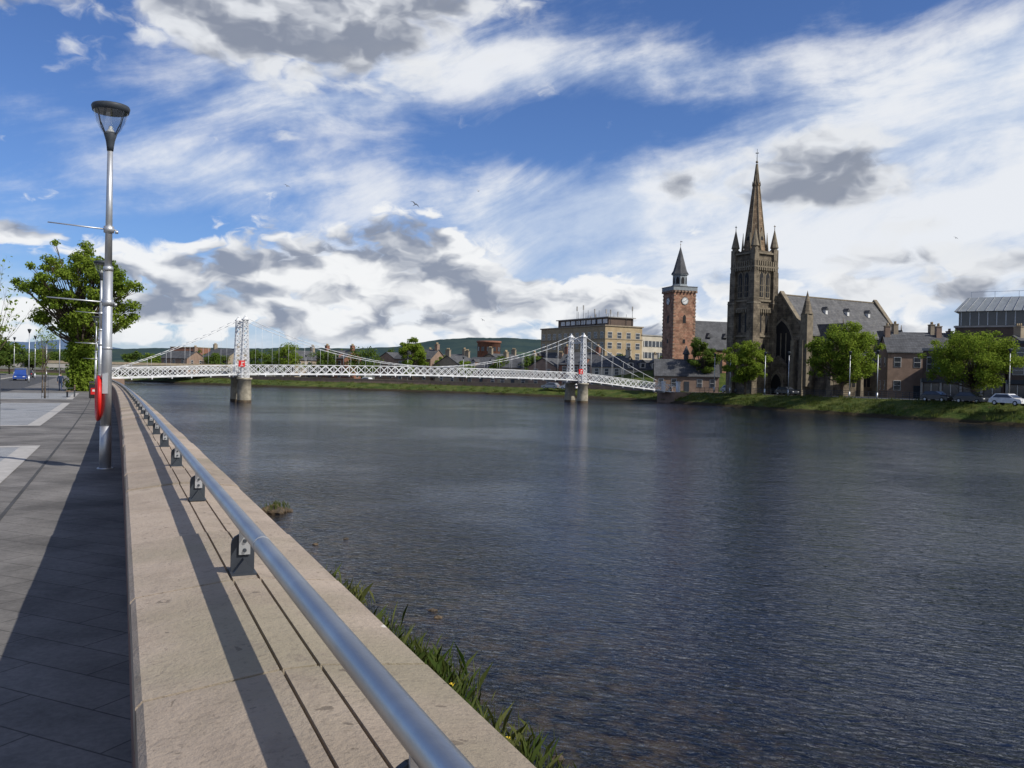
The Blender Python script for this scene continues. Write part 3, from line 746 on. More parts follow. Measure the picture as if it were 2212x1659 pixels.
for xx,ww,hh,yy in ((4.5,4.2,12.5,-10.4),(20.5,4.2,12.0,-10.4)):
    b.box('transept_walls',SD,xx,-8,hh*.32,ww,4.9,hh*.64+1); b.extr('transept_walls',SD,[(xx-ww/2,yy-.05,hh*.68),(xx+ww/2,yy-.05,hh*.68),(xx,yy-.05,hh)],(0,5.,0))
    for sx in (-1,1): b.extr('transept_roof',M['slate'],[(xx,yy-.2,hh+.05),(xx+sx*(ww/2+.3),yy-.2,hh*.66-.1),(xx+sx*(ww/2+.3),yy-.2,hh*.66+.12),(xx,yy-.2,hh+.3)],(0,6.5,0))
    arch(b,M['lead'],'transept_window',(xx,yy-.02,3),(1,0,0),1.9,5,(0,-1,0),.12)
    b.cyl('transept_finial',TRM,(xx,yy,hh),(xx,yy,hh+1.2),.12,.05,6)
for xx in (9,15,21):
    b.box('roof_vent',M['frame'],xx,-2.6,15.4,.55,.8,.9); b.extr('roof_vent_cap',M['slate'],[(xx-.4,-3.15,15.8),(xx+.4,-3.15,15.8),(xx,-3.15,16.4)],(0,1.2,0))
arch(b,TRM,'window_surround',(0,-.6,4.6),(0,1,0),5.6,9.2,(-1,0,0),.14); arch(b,M['lead'],'great_window',(-.1,-.6,4.9),(0,1,0),4.9,8.4,(-1,0,0),.1)
for q in (-1.2,0,1.2): b.box('mullion',TRM,-.22,-.6+q,8.0,.1,.18,6.2)
arch(b,TRM,'door_surround',(-1.0,-.6,0),(0,1,0),3.2,4.3,(-1,0,0),.2); arch(b,M['lead'],'doorway',(-1.15,-.6,0),(0,1,0),2.3,3.6,(-1,0,0),.12)
b.box('porch',SD,-.5,-.6,2.0,1.0,4.2,6.0); b.extr('porch_gable',SD,[(-1,-2.8,4.9),(-1,1.6,4.9),(-1,-.6,7)],(1,0,0))
for y in (-5.9,-3.9): 
    b.box('front_buttress',TRM,-.5,y,4.5,1.1,.9,10.5,top=.8)
b.box('turret_shaft',TRM,.2,-6.1,8,1.5,1.5,13); b.lathe('turret_spire',SD,(.2,-6.1,14.4),[(0,0),(1.05,0),(.95,.3),(0,4.2)],8,False,math.pi/8)
b.box('vestry_walls',M['sand'],NL-1,-12.2,2,7,4.4,5.4); b.lathe('vestry_roof',M['slate'],(NL-1,-12.2,4.7),[(5.2,0),(0,3.4)],4,False,math.pi/4)
tx,ty=-2.8,3.9; hw=2.55; TH=26.2
b.box('tower_shaft',SD,tx,ty,TH/2-1,hw*2,hw*2,TH+2)
for sx in (-1,1):
    for sy in (-1,1):
        cx,cy=tx+sx*(hw-.1),ty+sy*(hw-.1)
        b.box('tower_buttress',SD,cx,cy,7.5,1.7,1.7,19); b.box('tower_buttress',SD,cx,cy,18.8,1.35,1.35,7,top=.92); b.box('tower_buttress',SD,cx,cy,23.5,1.1,1.1,6)
        b.box('buttress_offset',TRM,cx,cy,16.7,1.85,1.85,.5,top=.8)
        b.lathe('pinnacle',TRM,(cx,cy,24.5),[(0,0),(.62,0),(.62,2.3),(.82,2.4),(.75,2.7),(0,6.0)],8,False,math.pi/8)
        b.cyl('pinnacle_finial',TRM,(cx,cy,30.2),(cx,cy,31.2),.07,.04,5); b.box('pinnacle_cross',TRM,cx,cy,30.9,.4,.12,.12)
for z,wd in ((5.0,.25),(10.5,.25),(15.6,.35),(17.0,.25),(23.2,.5),(25.7,.35)):
    b.box('string_course',TRM,tx,ty,z,hw*2+wd*2,hw*2+wd*2,.32)
for k in range(9):
    for ax in (0,1):
        for sg in (-1,1):
            o=(k-4)*.55
            p=(tx+o,ty+sg*(hw+.42)) if ax else (tx+sg*(hw+.42),ty+o)
            b.box('corbels',TRM,p[0],p[1],22.8,.28,.28,.55); b.box('parapet_merlons',TRM,p[0],p[1],23.8,.26,.26,.9)
            b.box('parapet_merlons',TRM,p[0],p[1],15.1,.26,.26,.6)
for nx,ny in ((-1,0),(0,-1),(1,0),(0,1)):
    u=(abs(ny),abs(nx),0); nr=(nx,ny,0); cx,cy=tx+nx*hw,ty+ny*hw
    for q in (-.78,.78):
        arch(b,TRM,'belfry_surround',(cx+u[0]*q,cy+u[1]*q,17.4),u,1.3,5.1,nr,.08); 
        arch(b,M['lead'],'belfry_opening',(cx+u[0]*q+nx*.05,cy+u[1]*q+ny*.05,17.7),u,.9,4.5,nr,.07)
        b.box('belfry_mullion',TRM,cx+u[0]*q+nx*.14,cy+u[1]*q+ny*.14,19.5,.12,.12,3.4)
        arch(b,M['lead'],'tower_lancet',(cx+u[0]*q,cy+u[1]*q,11.2),u,.55,3.6,nr,.06)
        for zz in (18.6,19.8): b.box('louvre',TRM,cx+u[0]*q+nx*.13,cy+u[1]*q+ny*.13,zz,.06+.8*u[0],.06+.8*u[1],.1)
    arch(b,M['lead'],'tower_lower_window',(cx,cy,6),u,.9,3.2,nr,.06)
    c=Vector((tx+nx*1.7,ty+ny*1.7,26.2)); U=Vector(u)
    b.extr('lucarne',TRM,[c-U*.75,c+U*.75,c+U*.75+Vector((0,0,2.2)),c+Vector((0,0,4.4)),c-U*.75+Vector((0,0,2.2))],Vector(nr)*-1.2)
    arch(b,M['lead'],'lucarne_opening',c+Vector((0,0,.3)),u,.8,2.5,nr,.05)
    c=Vector((tx+nx*.95,ty+ny*.95,32.2)); b.extr('lucarne',TRM,[c-U*.3,c+U*.3,c+U*.3+Vector((0,0,.9)),c+Vector((0,0,1.9)),c-U*.3+Vector((0,0,.9))],Vector(nr)*-.7)
M['spire']=brickmat('spire_stone',(.19,.13,.08),(.25,.175,.11),(.12,.09,.065),.7,.4,.03,0,horizontal=False,noise=.9,bump=.1)
b.lathe('spire',M['spire'],(tx,ty,25.8),[(2.25,0),(2.05,1.2),(.62,12.6),(.72,12.7),(.72,13.0),(.52,13.1),(.0,17.3)],8,False,math.pi/8)
for i in range(8):
    t=math.pi/8+i*math.pi/4; b.beam('spire_rib',TRM,(tx+2.08*math.cos(t),ty+2.08*math.sin(t),27),(tx+.1*math.cos(t),ty+.1*math.sin(t),42.6),.14)
    b.cyl('spire_collar_knob',TRM,(tx+.72*math.cos(t),ty+.72*math.sin(t),38.5),(tx+.78*math.cos(t),ty+.78*math.sin(t),39.3),.12,.03,5)
    b.cyl('flank_pinnacle',TRM,(tx+2.4*math.cos(t),ty+2.4*math.sin(t),26),(tx+2.3*math.cos(t),ty+2.3*math.sin(t),29.6),.26,.03,6)
b.cyl('finial',M['dkpaint'],(tx,ty,43),(tx,ty,45.4),.07,.035,6); b.box('finial_cross',M['dkpaint'],tx,ty,44.6,.7,.08,.08); b.box('finial_cross',M['dkpaint'],tx,ty,44.6,.08,.7,.08)
b.lathe('finial_ball',TRM,(tx,ty,42.7),[(0,0),(.22,.12),(.25,.25),(.1,.5),(0,.5)],8)
b.done()

# --- old church with clock tower
b=B('clock_tower_church',(36.6,190,-1.0),R(16))
hw=2.62; TH=21.9; RD=M['red']
b.box('tower_shaft',RD,0,0,TH/2-.5,hw*2,hw*2,TH+1)
for sx in (-1,1):
    for sy in (-1,1):
        for i in range(28): b.box('quoins',M['redtrim'],sx*(hw-.12 if i%2 else hw-.2),sy*(hw-.2 if i%2 else hw-.12),.8+i*.76,.4 if i%2 else .56,.56 if i%2 else .4,.36)
b.box('parapet_corbel',M['redtrim'],0,0,TH-.5,hw*2+.35,hw*2+.35,.3); b.box('parapet',M['slatpale'],0,0,TH+.1,hw*2+.5,hw*2+.5,.8)
b.box('parapet_cap',M['slate_lt'],0,0,TH+.55,hw*2+.65,hw*2+.65,.12)
for k in range(7):
    for ax in (0,1):
        for sg in (-1,1):
            o=(k-3)*.82; p=(o,sg*(hw+.3)) if ax else (sg*(hw+.3),o); b.box('corbels',M['redtrim'],p[0],p[1],TH-.55,.25,.25,.45)
b.lathe('belfry',M['slatpale'],(0,0,TH+.5),[(0,0),(1.85,0),(1.75,.5),(1.55,.6),(1.55,2.7),(1.85,2.8),(1.85,3.0),(0,3.0)],8,False,math.pi/8)
for i in range(8):
    t=i*math.pi/4; c,s=math.cos(t),math.sin(t)
    arch(b,M['lead'],'belfry_louvre',(1.43*c,1.43*s,TH+1.3),(-s,c,0),.7,1.5,(c,s,0),.06)
b.lathe('spire',M['slate'],(0,0,TH+3.5),[(1.95,0),(1.5,.7),(0,6.2)],8,False,math.pi/8)
b.cyl('vane_pole',M['black'],(0,0,TH+9.6),(0,0,TH+10.9),.04,.03,5); b.lathe('vane_ball',M['ochre'],(0,0,TH+9.9),[(0,0),(.16,.15),(0,.3)],8); b.box('vane',M['black'],.15,0,TH+10.7,.5,.03,.16)
for nr,u in (((-1,0,0),(0,1,0)),((0,-1,0),(1,0,0)),((1,0,0),(0,1,0))):
    n=Vector(nr); U=Vector(u); c=n*hw+Vector((0,0,19.3))
    b.cyl('clock_rim',M['black'],c,c+n*.10,.86,.86,32,False); b.cyl('clock_face',M['frame'],c,c+n*.12,.76,.76,32,False)
    for i in range(12):
        t=i*math.pi/6; q=c+n*.13+U*math.sin(t)*.6+Vector((0,0,math.cos(t)*.6)); q2=c+n*.13+U*math.sin(t)*.7+Vector((0,0,math.cos(t)*.7)); b.beam('clock_numerals',M['black'],q,q2,.08)
    for t,l in ((.85,.42),(4.3,.6)): b.beam('clock_hands',M['black'],c+n*.14,c+n*.14+U*math.sin(t)*l+Vector((0,0,math.cos(t)*l)),.08,.05)
    arch(b,M['lead'],'tower_window',n*hw+Vector((0,0,14.5)),u,.7,1.8,nr,.05); b.box('small_window',M['lead'],n.x*hw,n.y*hw,10.5,.1+.5*abs(U.x),.1+.5*abs(U.y),.9); 
x0=hw; b.box('nave_walls',M['red'],x0+10,2,4,20,10,10.2)
for xx in (x0,x0+20): b.extr('nave_gable',M['red'],[(xx-.2,-3,9),(xx-.2,7,9),(xx-.2,2,15)],(.4,0,0))
for sy in (-1,1): b.extr('nave_roof',M['slate'],[(x0-.1,2,15.2),(x0-.1,2+sy*5.4,8.75),(x0-.1,2+sy*5.4,9.0),(x0-.1,2,15.45)],(20.2,0,0))
for i in range(5): arch(b,M['lead'],'nave_window',(x0+2+i*4,-3.02,3),(1,0,0),1.3,4.6,(0,-1,0),.08)
for xx in (4,8): b.extr('roof_dormer',M['slate'],[(x0+xx-.6,-1.9,11.6),(x0+xx+.6,-1.9,11.6),(x0+xx,-1.9,12.6)],(0,2.5,0))
b.done()
bm=bmesh.new(); bmesh.ops.create_icosphere(bm,subdivisions=4,radius=1)
for q in bm.verts: q.co=Vector((q.co.x*26,q.co.y*17,q.co.z*6.0+random.uniform(-.1,.1)))
me=bpy.data.meshes.new('church_mound'); bm.to_mesh(me); bm.free(); me.materials.append(M['grass']); o=bpy.data.objects.new('church_mound',me); scene.collection.objects.link(o); o.location=(44,200,-2)

# --- office block
b=B('office_block',(23.6,220,-1.2),R(30))
OC=M['ochre']; h=15.6
b.box('block_walls',OC,6,15.5,h/2-1,12,31,h+2)
b.box('cornice',M['tan'],6,15.5,h+.15,12.5,31.5,.3); b.box('cornice',M['tan'],6,15.5,h-3.2,12.25,31.25,.25)
for k in range(5):
    z=2.2+k*(h-2.2)/5+.4
    for i in range(4): win(b,(i+.5)*3,0,z,1.3,1.5,'y',-1)
    for i in range(11): win(b,0,(i+.5)*31/11,z,1.3,1.5,'x',-1)
b.box('penthouse_walls',M['dkbrown'],6.5,14,h+1.3,8,24,2.2)
for i in range(9): b.box('penthouse_windows',M['frame'],2.46,3.5+i*2.5,h+1.5,.06,1.9,1.1)
b.box('penthouse_roof',M['conc'],6.5,14,h+2.5,9,25,.22)
b.box('wing_walls',M['cream'],21,6,h/2-2,18,12,h)
b.box('wing_cornice',M['conc'],21,6,h-1.85,18.4,12.4,.3)
for k in range(4):
    z=2.5+k*3.0; b.box('ribbon_windows',M['glass'],21,-.04,z,17,.1,1.5)
    for i in range(14): b.box('ribbon_mullions',M['frame'],12.7+i*1.27,-.1,z,.14,.06,1.6)
random.seed(12)
for i in range(18):
    xx,yy=random.uniform(1,11),random.uniform(1,16); hh=random.uniform(.6,3.4); b.cyl('antennas',M['dkpaint'],(xx,yy,h+.3),(xx,yy,h+2.4+hh),.07,.05,5)
    if i%2: b.box('antenna_panels',M['conc'],xx,yy,h+2.1+hh,.28,.2,1.2)
for (a,c) in (((1,2),(5,2)),((5,5),(9,5))): b.beam('mast_rails',M['galv'],(a[0],a[1],h+3.3),(c[0],c[1],h+3.3),.06)
b.done()
b=B('rear_office_block',(48,262,-1.2),R(20)); b.box('walls',M['cream'],0,0,7,26,12,15); b.box('roof_edge',M['conc'],0,0,14.6,26.4,12.4,.3)
for k in range(4):
    for i in range(9): win(b,-12+i*3,-6,3+k*3.2,1.8,1.5,'y',-1)
b.done()

random.seed(21)
row=[(-66,266,12,8,'tan'),(-52,258,11,8,'brick'),(-26,242,12,8,'pink'),(-15,235,10,8,'tan'),(-6,229,11,8,'pink'),(2,224,9,8,'tan'),(10,217,10,8,'pink'),(17,209,9,7.5,'brick'),(24,202,8,7,'cream'),(-3,250,14,9,'tan'),(12,240,13,9,'brick'),(-100,300,14,9,'tan'),(-36,275,14,9,'pink'),(-20,262,14,9,'tan'),(-112,292,12,8,'pink')]
for i,(x,y,L,Wd,mt) in enumerate(row):
    e=random.uniform(4.7,5.8)+(1.2 if y>238 else 0); rot=R(-31+random.uniform(-6,6)) if i%3 else R(-31+90)
    h_=house('stone_house',x,y,-1.6,rot,L,Wd,e,e+random.uniform(2.2,2.9),M[mt],M['slate'],2,(-.46,.46) if i%2 else (.46,),dorm=2 if i%3==1 else 0,bays=3); h_.done()
b=B('round_brick_tower',(-7.3,262,-1.6)); b.lathe('drum',M['brick'],(0,0,0),[(3.5,-1),(3.5,12.3),(3.8,12.4),(3.8,13.0),(0,13.0)],24)
for i in range(12):
    t=i*math.pi/6; b.box('windows',M['glass'],3.5*math.cos(t),3.5*math.sin(t),10.5,.12,1.0,1.3,t)
b.done()
b=B('brick_block',(-122,325,-1.6),R(-15)); b.box('walls',M['brick'],0,0,4.9,11,9,10.8); b.box('parapet',M['tan'],0,0,10.4,11.3,9.3,.3)
for k in range(3):
    for i in range(4): win(b,-4+i*2.7,-4.5,2+k*2.9,1.2,1.4,'y',-1)
b.done()
h_=house('white_cottage',29.3,199,-1.3,R(10),8.5,6,4.6,6.6,M['cream'],M['slate'],1,(.45,),dorm=3,bays=4); h_.done()
h_=house('stone_hall',36.6,181,-1.3,R(-8),13,8,3.3,6.6,M['pink'],M['slate'],1,(),dorm=0,bays=5)
h_.lathe('ventilator',M['slate'],(0,0,6.5),[(0,0),(.5,0),(.5,1.2),(.8,1.3),(0,3.2)],8,False); h_.done()
h_=house('stone_house',66.5,143,-1.0,R(-12),9,7.5,7.6,10.4,M['pink'],M['slate'],2,(-.44,.44),bays=3); h_.done()
h_=house('terraced_house',76,156,-1.0,R(-5),14,9,8.4,11.6,M['tan'],M['slate'],3,(-.46,0,.46),bays=4); h_.done()
h_=house('terraced_house',90,164,-1.0,R(-5),14,9,8.4,11.0,M['tan'],M['slate'],3,(-.46,0,.46),bays=4); h_.done()
def block(name,x,y,rot,L,D,h,mat,roofmat=None,floors=2,shop=True,bays=5,parap=.4):
    b=B(name,(x,y,-.95),rot); b.box('walls',mat,0,0,h/2-.5,L,D,h+1); b.box('parapet',roofmat or M['conc'],0,0,h+parap/2,L+.25,D+.25,parap)
    fh=(h-3.4)/(floors-1) if floors>1 else 0
    for k in range(floors-1):
        for i in range(bays): win(b,-L/2+(i+.5)*L/bays,-D/2,3.4+fh*(k+.5),L/bays*.5,fh*.5,'y',-1)
        for j in range(3): win(b,-L/2,-D/2+(j+.5)*D/3,3.4+fh*(k+.5),1.2,fh*.5,'x',-1)
    if shop:
        for i in range(bays):
            xx=-L/2+(i+.5)*L/bays; b.box('shop_windows',M['glass'],xx,-D/2-.04,1.45,L/bays*.78,.1,2.1); b.box('shop_mullions',M['frame'],xx,-D/2-.1,1.45,.07,.05,2.1)
            b.box('pilasters',M['conc'],-L/2+i*L/bays,-D/2-.08,1.6,.35,.2,3.2)
        b.box('fascia',M['dkpaint'],0,-D/2-.12,2.95,L,.22,.6)
    return b
rt=math.atan2(-25,14)
def fr(t,back):
    d=Vector((14,-25,0)).normalized(); n=Vector((.87,.49,0)); return Vector((63,135,0))+d*t+n*back
q=fr(7.5,7); s_=block('shop_building',q.x,q.y,rt,13,12,7.6,M['dkbrown'],M['conc'],2,True,4)
s_.box('sign_panel',M['signblue'],-2.6,-6.26,5.0,2.6,.1,1.6); s_.box('sign_red_band',M['signred'],-1.7,-6.33,5.2,1.0,.06,1.0)
so=s_.done()
tc_=bpy.data.curves.new('sign_lettering','FONT'); tc_.body='CTC'; tc_.size=1.2; tc_.extrude=.02; tc_.align_x='CENTER'; tc_.align_y='CENTER'; tc_.materials.append(M['frame'])
to=bpy.data.objects.new('sign_lettering',tc_); scene.collection.objects.link(to); to.parent=so; to.location=(-2.6,-6.39,5.0); to.rotation_euler=(R(90),0,0)
q=fr(22,7); block('shop_building',q.x,q.y,rt,15,12,8.4,M['dkbrown'],M['dkpaint'],3,True,5).done()
q=fr(39,7); block('shop_building',q.x,q.y,rt,18,12,9.2,M['tan'],M['conc'],3,True,6).done()
q=fr(58,7); block('shop_building',q.x,q.y,rt,18,12,8.2,M['cream'],M['conc'],3,True,6).done()
b=B('glazed_office',(98.5,152,-1),R(-35)); b.box('walls',M['dkbrown'],0,0,6,34,18,14); b.box('glazed_storey',M['glass'],0,0,14.2,33,17,2.6)
for i in range(24): b.box('mullions',M['galv'],-16.1+i*1.4,-8.55,14.2,.12,.12,2.6)
b.extr('mansard',M['metalroof'],[(-17.2,-9.4,15.5),(17.2,-9.4,15.5),(15.5,-6.0,18.2),(-15.5,-6.0,18.2)],(0,12,0)); b.box('mid_fascia',M['conc'],0,0,12.8,34.4,18.4,.3)
for i in range(24): b.beam('roof_seams',M['galv'],(-16.5+i*1.43,-9.45,15.6),(-15+i*1.3,-6.05,18.25),.08)
for k in range(2): b.box('ribbon_windows',M['glass'],0,-9.04,5+k*4,32,.1,1.7)
b.box('roof_rail',M['galv'],0,-5,19.3,30,.06,.06)
for i in range(9): b.box('roof_rail_posts',M['galv'],-15+i*3.75,-5,18.8,.06,.06,1.0)
b.done()
h_=house('terraced_house',86,140,-1.0,R(20),12,9,7.6,10.4,M['tan'],M['slate'],3,(-.4,.4),bays=4); h_.done()
def bank_lamp(x,y,z,H=7.0):
    b=B('bank_street_lamp',(x,y,z)); b.cyl('pole',M['galv'],(0,0,0),(0,0,H-.5),.08,.05,8); b.cyl('base',M['galv'],(0,0,0),(0,0,1.0),.13,.12,8)
    b.lathe('lamp_head',M['dkpaint'],(0,0,H-.55),[(0,0),(.08,0),(.24,.45),(.26,.55),(0,.62)],10); b.done()
for px,Y in ((1543,160),(1577,152),(1652,145),(1703,141),(1835,132),(1895,126),(1000,214),(660,238),(880,228),(2180,110)):
    bank_lamp((px-1106)/1853*Y,Y,-1.0 if Y<170 else -1.7,7.2)
for px,Y in ((62,120),(75,150),(128,135),(30,160),(100,180)): bank_lamp((px-1106)/1853*Y,Y,-1.14,7.5)

def car(name,x,y,z,rot,paint,L=4.2,H=1.45,Wd=1.75,van=False):
    b=B(name,(x,y,z),rot); hl=L/2; hw=Wd/2
    low=[(-hl,.35),(-hl+.05,.8),(-hl+.35,.92),(hl*.45,.95),(hl-.15,.78),(hl,.55),(hl,.3)]
    b.extr('body',paint,[(a,-hw,c) for a,c in low],(0,Wd,0))
    if van: cab=[(-hl+.06,.9),(-hl+.1,H),(hl*.35,H),(hl*.62,.93)]
    else: cab=[(-hl+.25,.9),(-hl+.75,H),(hl*.12,H),(hl*.52,.94)]
    n=len(cab); v=[(a,-hw+.05 if c<1 else -hw+.2,c) for a,c in cab]+[(a,hw-.05 if c<1 else hw-.2,c) for a,c in cab]
    b.raw('cabin',paint,v,[tuple(range(n)),tuple(range(n,2*n))[::-1]]+[(i,(i+1)%n,n+(i+1)%n,n+i) for i in range(n)])
    for sg in (-1,1):
        v=[(cab[0][0]+.25,sg*(hw-.055),.97),(cab[1][0]+.15,sg*(hw-.17),H-.1),(cab[2][0]-.05,sg*(hw-.17),H-.1),(cab[3][0]-.2,sg*(hw-.055),.98)]
        b.extr('side_windows',M['glass'],v,(0,sg*.02,0))
        for ax in (-hl*.62,hl*.62):
            b.cyl('wheels',M['tyre'],(ax,sg*(hw-.2),.31),(ax,sg*(hw+.01),.31),.31,.31,16); b.cyl('hubs',M['galv'],(ax,sg*(hw),.31),(ax,sg*(hw+.02),.31),.18,.18,10)
        b.box('headlights',M['frame'],hl-.02,sg*.6,.66,.08,.3,.12); b.box('tail_lights',M['signred'],-hl+.02,sg*.65,.75,.07,.2,.15)
    b.extr('windscreen',M['glass'],[(hl*.5,-hw+.12,.99),(hl*.5,hw-.12,.99),(cab[2][0]+.05,hw-.26,H-.07),(cab[2][0]+.05,-hw+.26,H-.07)],(.03,0,.01))
    b.done()
def at(px,Y): return (px-1106)/1853*Y
ba=math.atan2(-21,11)
for px,Y,c in ((2180,106,'carw'),(2100,114,'card'),(2025,119,'card'),(1700,152,'card'),(1580,162,'cars')):
    car('parked_car',at(px,Y),Y,-.95-(.15 if Y>130 else 0),ba,M[c])
for px,Y,c in ((790,226,'carw'),(1190,196,'cars'),(1230,193,'carw')): car('parked_car',at(px,Y),Y,-1.68,R(150),M[c])
q=W(146,-12.3); car('blue_van',q.x,q.y,-1.26,R(-65),M['carb'],4.8,1.95,1.9,True)
q=W(178,-13.5); car('parked_car',q.x,q.y,-1.26,R(115),M['card'])
q=W(120,-13.8); car('parked_car',q.x,q.y,-1.26,R(115),M['cars'])

# ------------------------------------------------------------------ person
def person(name,loc,rot,H=1.72):
    J={'pelvis':(0,0,.95,.135),'waist':(0,0,1.08,.125),'chest':(0,.02,1.32,.155),'neck':(0,.02,1.49,.06),'head0':(0,.04,1.56,.075),'head1':(0,.05,1.66,.095),
       'shl':(-.19,.02,1.42,.065),'ell':(-.26,-.08,1.14,.047),'wrl':(-.25,.04,.90,.032),'shr':(.19,.02,1.42,.065),'elr':(.25,.08,1.15,.047),'wrr':(.23,.26,.95,.032),
       'hl':(-.1,0,.88,.095),'kl':(-.11,.16,.5,.06),'al':(-.11,.2,.09,.042),'tl':(-.11,.36,.05,.035),'hr':(.1,0,.88,.095),'kr':(.11,-.03,.49,.06),'ar':(.11,-.28,.17,.042),'tr':(.11,-.18,.04,.035)}
    E=[('pelvis','waist'),('waist','chest'),('chest','neck'),('neck','head0'),('head0','head1'),('chest','shl'),('shl','ell'),('ell','wrl'),('chest','shr'),('shr','elr'),('elr','wrr'),('pelvis','hl'),('hl','kl'),('kl','al'),('al','tl'),('pelvis','hr'),('hr','kr'),('kr','ar'),('ar','tr')]
    for sd,w in (('l',J['wrl']),('r',J['wrr'])):
        sx=-1 if sd=='l' else 1; pm='pm'+sd; J[pm]=(w[0],w[1]+.02,w[2]-.07,.03); E.append(('wr'+sd,pm))
        for i in range(4):
            a=f'f{i}{sd}'; J[a]=(w[0]+.0,w[1]-.012+.02*i,w[2]-.12,.009); c=a+'t'; J[c]=(w[0]-sx*.012,w[1]+.0+.02*i,w[2]-.155-(.01 if i in(1,2) else 0),.007); E+=[(pm,a),(a,c)]
        J['th'+sd]=(w[0]-sx*.01,w[1]+.06,w[2]-.085,.009); E.append((pm,'th'+sd))
    ks=list(J); me=bpy.data.meshes.new('b'); me.from_pydata([J[k][:3] for k in ks],[(ks.index(a),ks.index(c)) for a,c in E],[])
    o=bpy.data.objects.new('b',me); scene.collection.objects.link(o); o.modifiers.new('s','SKIN')
    for i,k in enumerate(ks): me.skin_vertices[0].data[i].radius=(J[k][3],J[k][3])
    me.skin_vertices[0].data[0].use_root=True
    o.modifiers.new('u','SUBSURF').levels=1
    dg=bpy.context.evaluated_depsgraph_get(); nm=bpy.data.meshes.new_from_object(o.evaluated_get(dg)); bpy.data.objects.remove(o)
    nm.materials.clear()
    for k in ('navy','denim','skin','hair','black'): nm.materials.append(M[k])
    for p in nm.polygons:
        c=p.center; z=c.z
        p.material_index=0 if z>.9 else 1
        if abs(c.x)>.18 and z<.93 and z>.6: p.material_index=2
        if z<.1: p.material_index=4
        if z>1.5: p.material_index=2
        if z>1.58 and (c.y<.06 or z>1.7): p.material_index=3
        p.use_smooth=True
    root=bpy.data.objects.new(name,None); scene.collection.objects.link(root)
    bo=bpy.data.objects.new('body',nm); scene.collection.objects.link(bo); bo.parent=root
    b=B('face'); 
    for x in (-.03,.03): b.box('eyes',M['black'],x,.145,1.645,.02,.012,.012)
    b.box('nose',M['skin'],0,.152,1.615,.025,.03,.04); b.box('mouth',M['signred'],0,.14,1.575,.045,.01,.01)
    for x in (-.093,.093): b.box('ears',M['skin'],x,.05,1.63,.015,.035,.055)
    fo=b.done(); fo.parent=root
    root.location=loc; root.rotation_euler=(0,0,rot); root.scale=(H/1.74,)*3
person('pedestrian',(-42.9,81.5,-.98),R(20)); 

def gull(x,y,z,s,rot):
    b=B('seagull',(x,y,z),rot)
    b.lathe('body',M['feather'],(0,0,0),[(0,-.22),(.035,-.15),(.06,0),(.05,.1),(.03,.17),(0,.24)],10)
    for sg in (-1,1):
        v=[(sg*.04,.02,-.05),(sg*.04,.02,.08),(sg*.28,.13,.06),(sg*.28,.13,-.05),(sg*.62,.04,-.08)]
        b.raw('wings',M['feather'],v,[(0,1,2,3),(3,2,4)])
        b.raw('wing_tips',M['black'],[(sg*.55,.058,-.075),(sg*.5,.07,-.02),(sg*.64,.035,-.085)],[(0,1,2)])
    b.raw('tail',M['feather'],[(0,0,-.18),(.05,0,-.3),(-.05,0,-.3)],[(0,1,2)])
    o=b.done(nofix=('wings','tail','wing_tips')); o.rotation_euler=(R(65),R(25),rot); o.scale=(s,s,s)
gull(at(889,60),60,13.3,.7,R(40)); gull(at(612,110),110,25,.8,R(10)); gull(at(1024,120),120,27,.8,R(-50)); gull(at(1040,160),160,11.5,.9,R(30)); gull(at(2056,150),150,27,.8,R(0))

# ------------------------------------------------------------------ sun + sky
sd=Vector((.863*math.cos(R(43)),-.506*math.cos(R(43)),math.sin(R(43)))).normalized()
L=bpy.data.lights.new('sun','SUN'); L.energy=4.6; L.angle=R(.5); L.color=(1,.95,.87)
lo=bpy.data.objects.new('sun',L); scene.collection.objects.link(lo); lo.rotation_euler=sd.to_track_quat('Z','Y').to_euler(); lo.location=(20,-20,40)
w=bpy.data.worlds.new('World'); scene.world=w; w.use_nodes=True; w.node_tree.nodes.clear(); g=G(w.node_tree)
sky=g.node('ShaderNodeTexSky'); sky.sky_type='NISHITA'; sky.sun_disc=False; sky.sun_elevation=R(43); sky.sun_rotation=math.atan2(.863,-.506); sky.air_density=1.0; sky.dust_density=.4; sky.ozone_density=2.5
dirv=g.node('ShaderNodeTexCoord').outputs['Generated']; s=g.node('ShaderNodeSeparateXYZ',i0=dirv)
az=g.m('ARCTAN2',s.outputs[0],s.outputs[1]); el=g.m('ARCSINE',s.outputs[2])
AE=g.comb(az,el,0.)
def ga(a,e,sa,se,k=1.):
    v=g.node('ShaderNodeVectorMath',{'operation':'MULTIPLY_ADD'},i0=AE,i1=(1/sa,1/se,0),i2=(-a/sa,-e/se,0)).outputs[0]
    l=g.node('ShaderNodeVectorMath',{'operation':'LENGTH'},i0=v).outputs[1]
    return g.sm(l,0.,2.,k,0.)
def add(*a):
    r=a[0]
    for q in a[1:]: r=g.m('ADD',r,q)
    return r
th=.25; c_,s_=math.cos(th),math.sin(th)
sx=add(g.m('MULTIPLY',az,c_),g.m('MULTIPLY',el,s_)); sy=g.m('SUBTRACT',g.m('MULTIPLY',el,c_),g.m('MULTIPLY',az,s_))
warp=g.noise(g.comb(g.m('MULTIPLY',az,3.),g.m('MULTIPLY',el,5.),3.),1.,2,.5,0,'2D')
vec=g.comb(g.m('ADD',g.m('MULTIPLY',sx,3.2),g.m('MULTIPLY',warp,.3)),g.m('ADD',g.m('MULTIPLY',sy,11.),g.m('MULTIPLY',warp,.9)),0.)
cn1=g.noise(vec,1.4,7,.60,.12,'2D')
iso=g.noise(g.comb(g.m('MULTIPLY',az,7.),g.m('MULTIPLY',el,9.),0.),1.,6,.6,0,'2D')
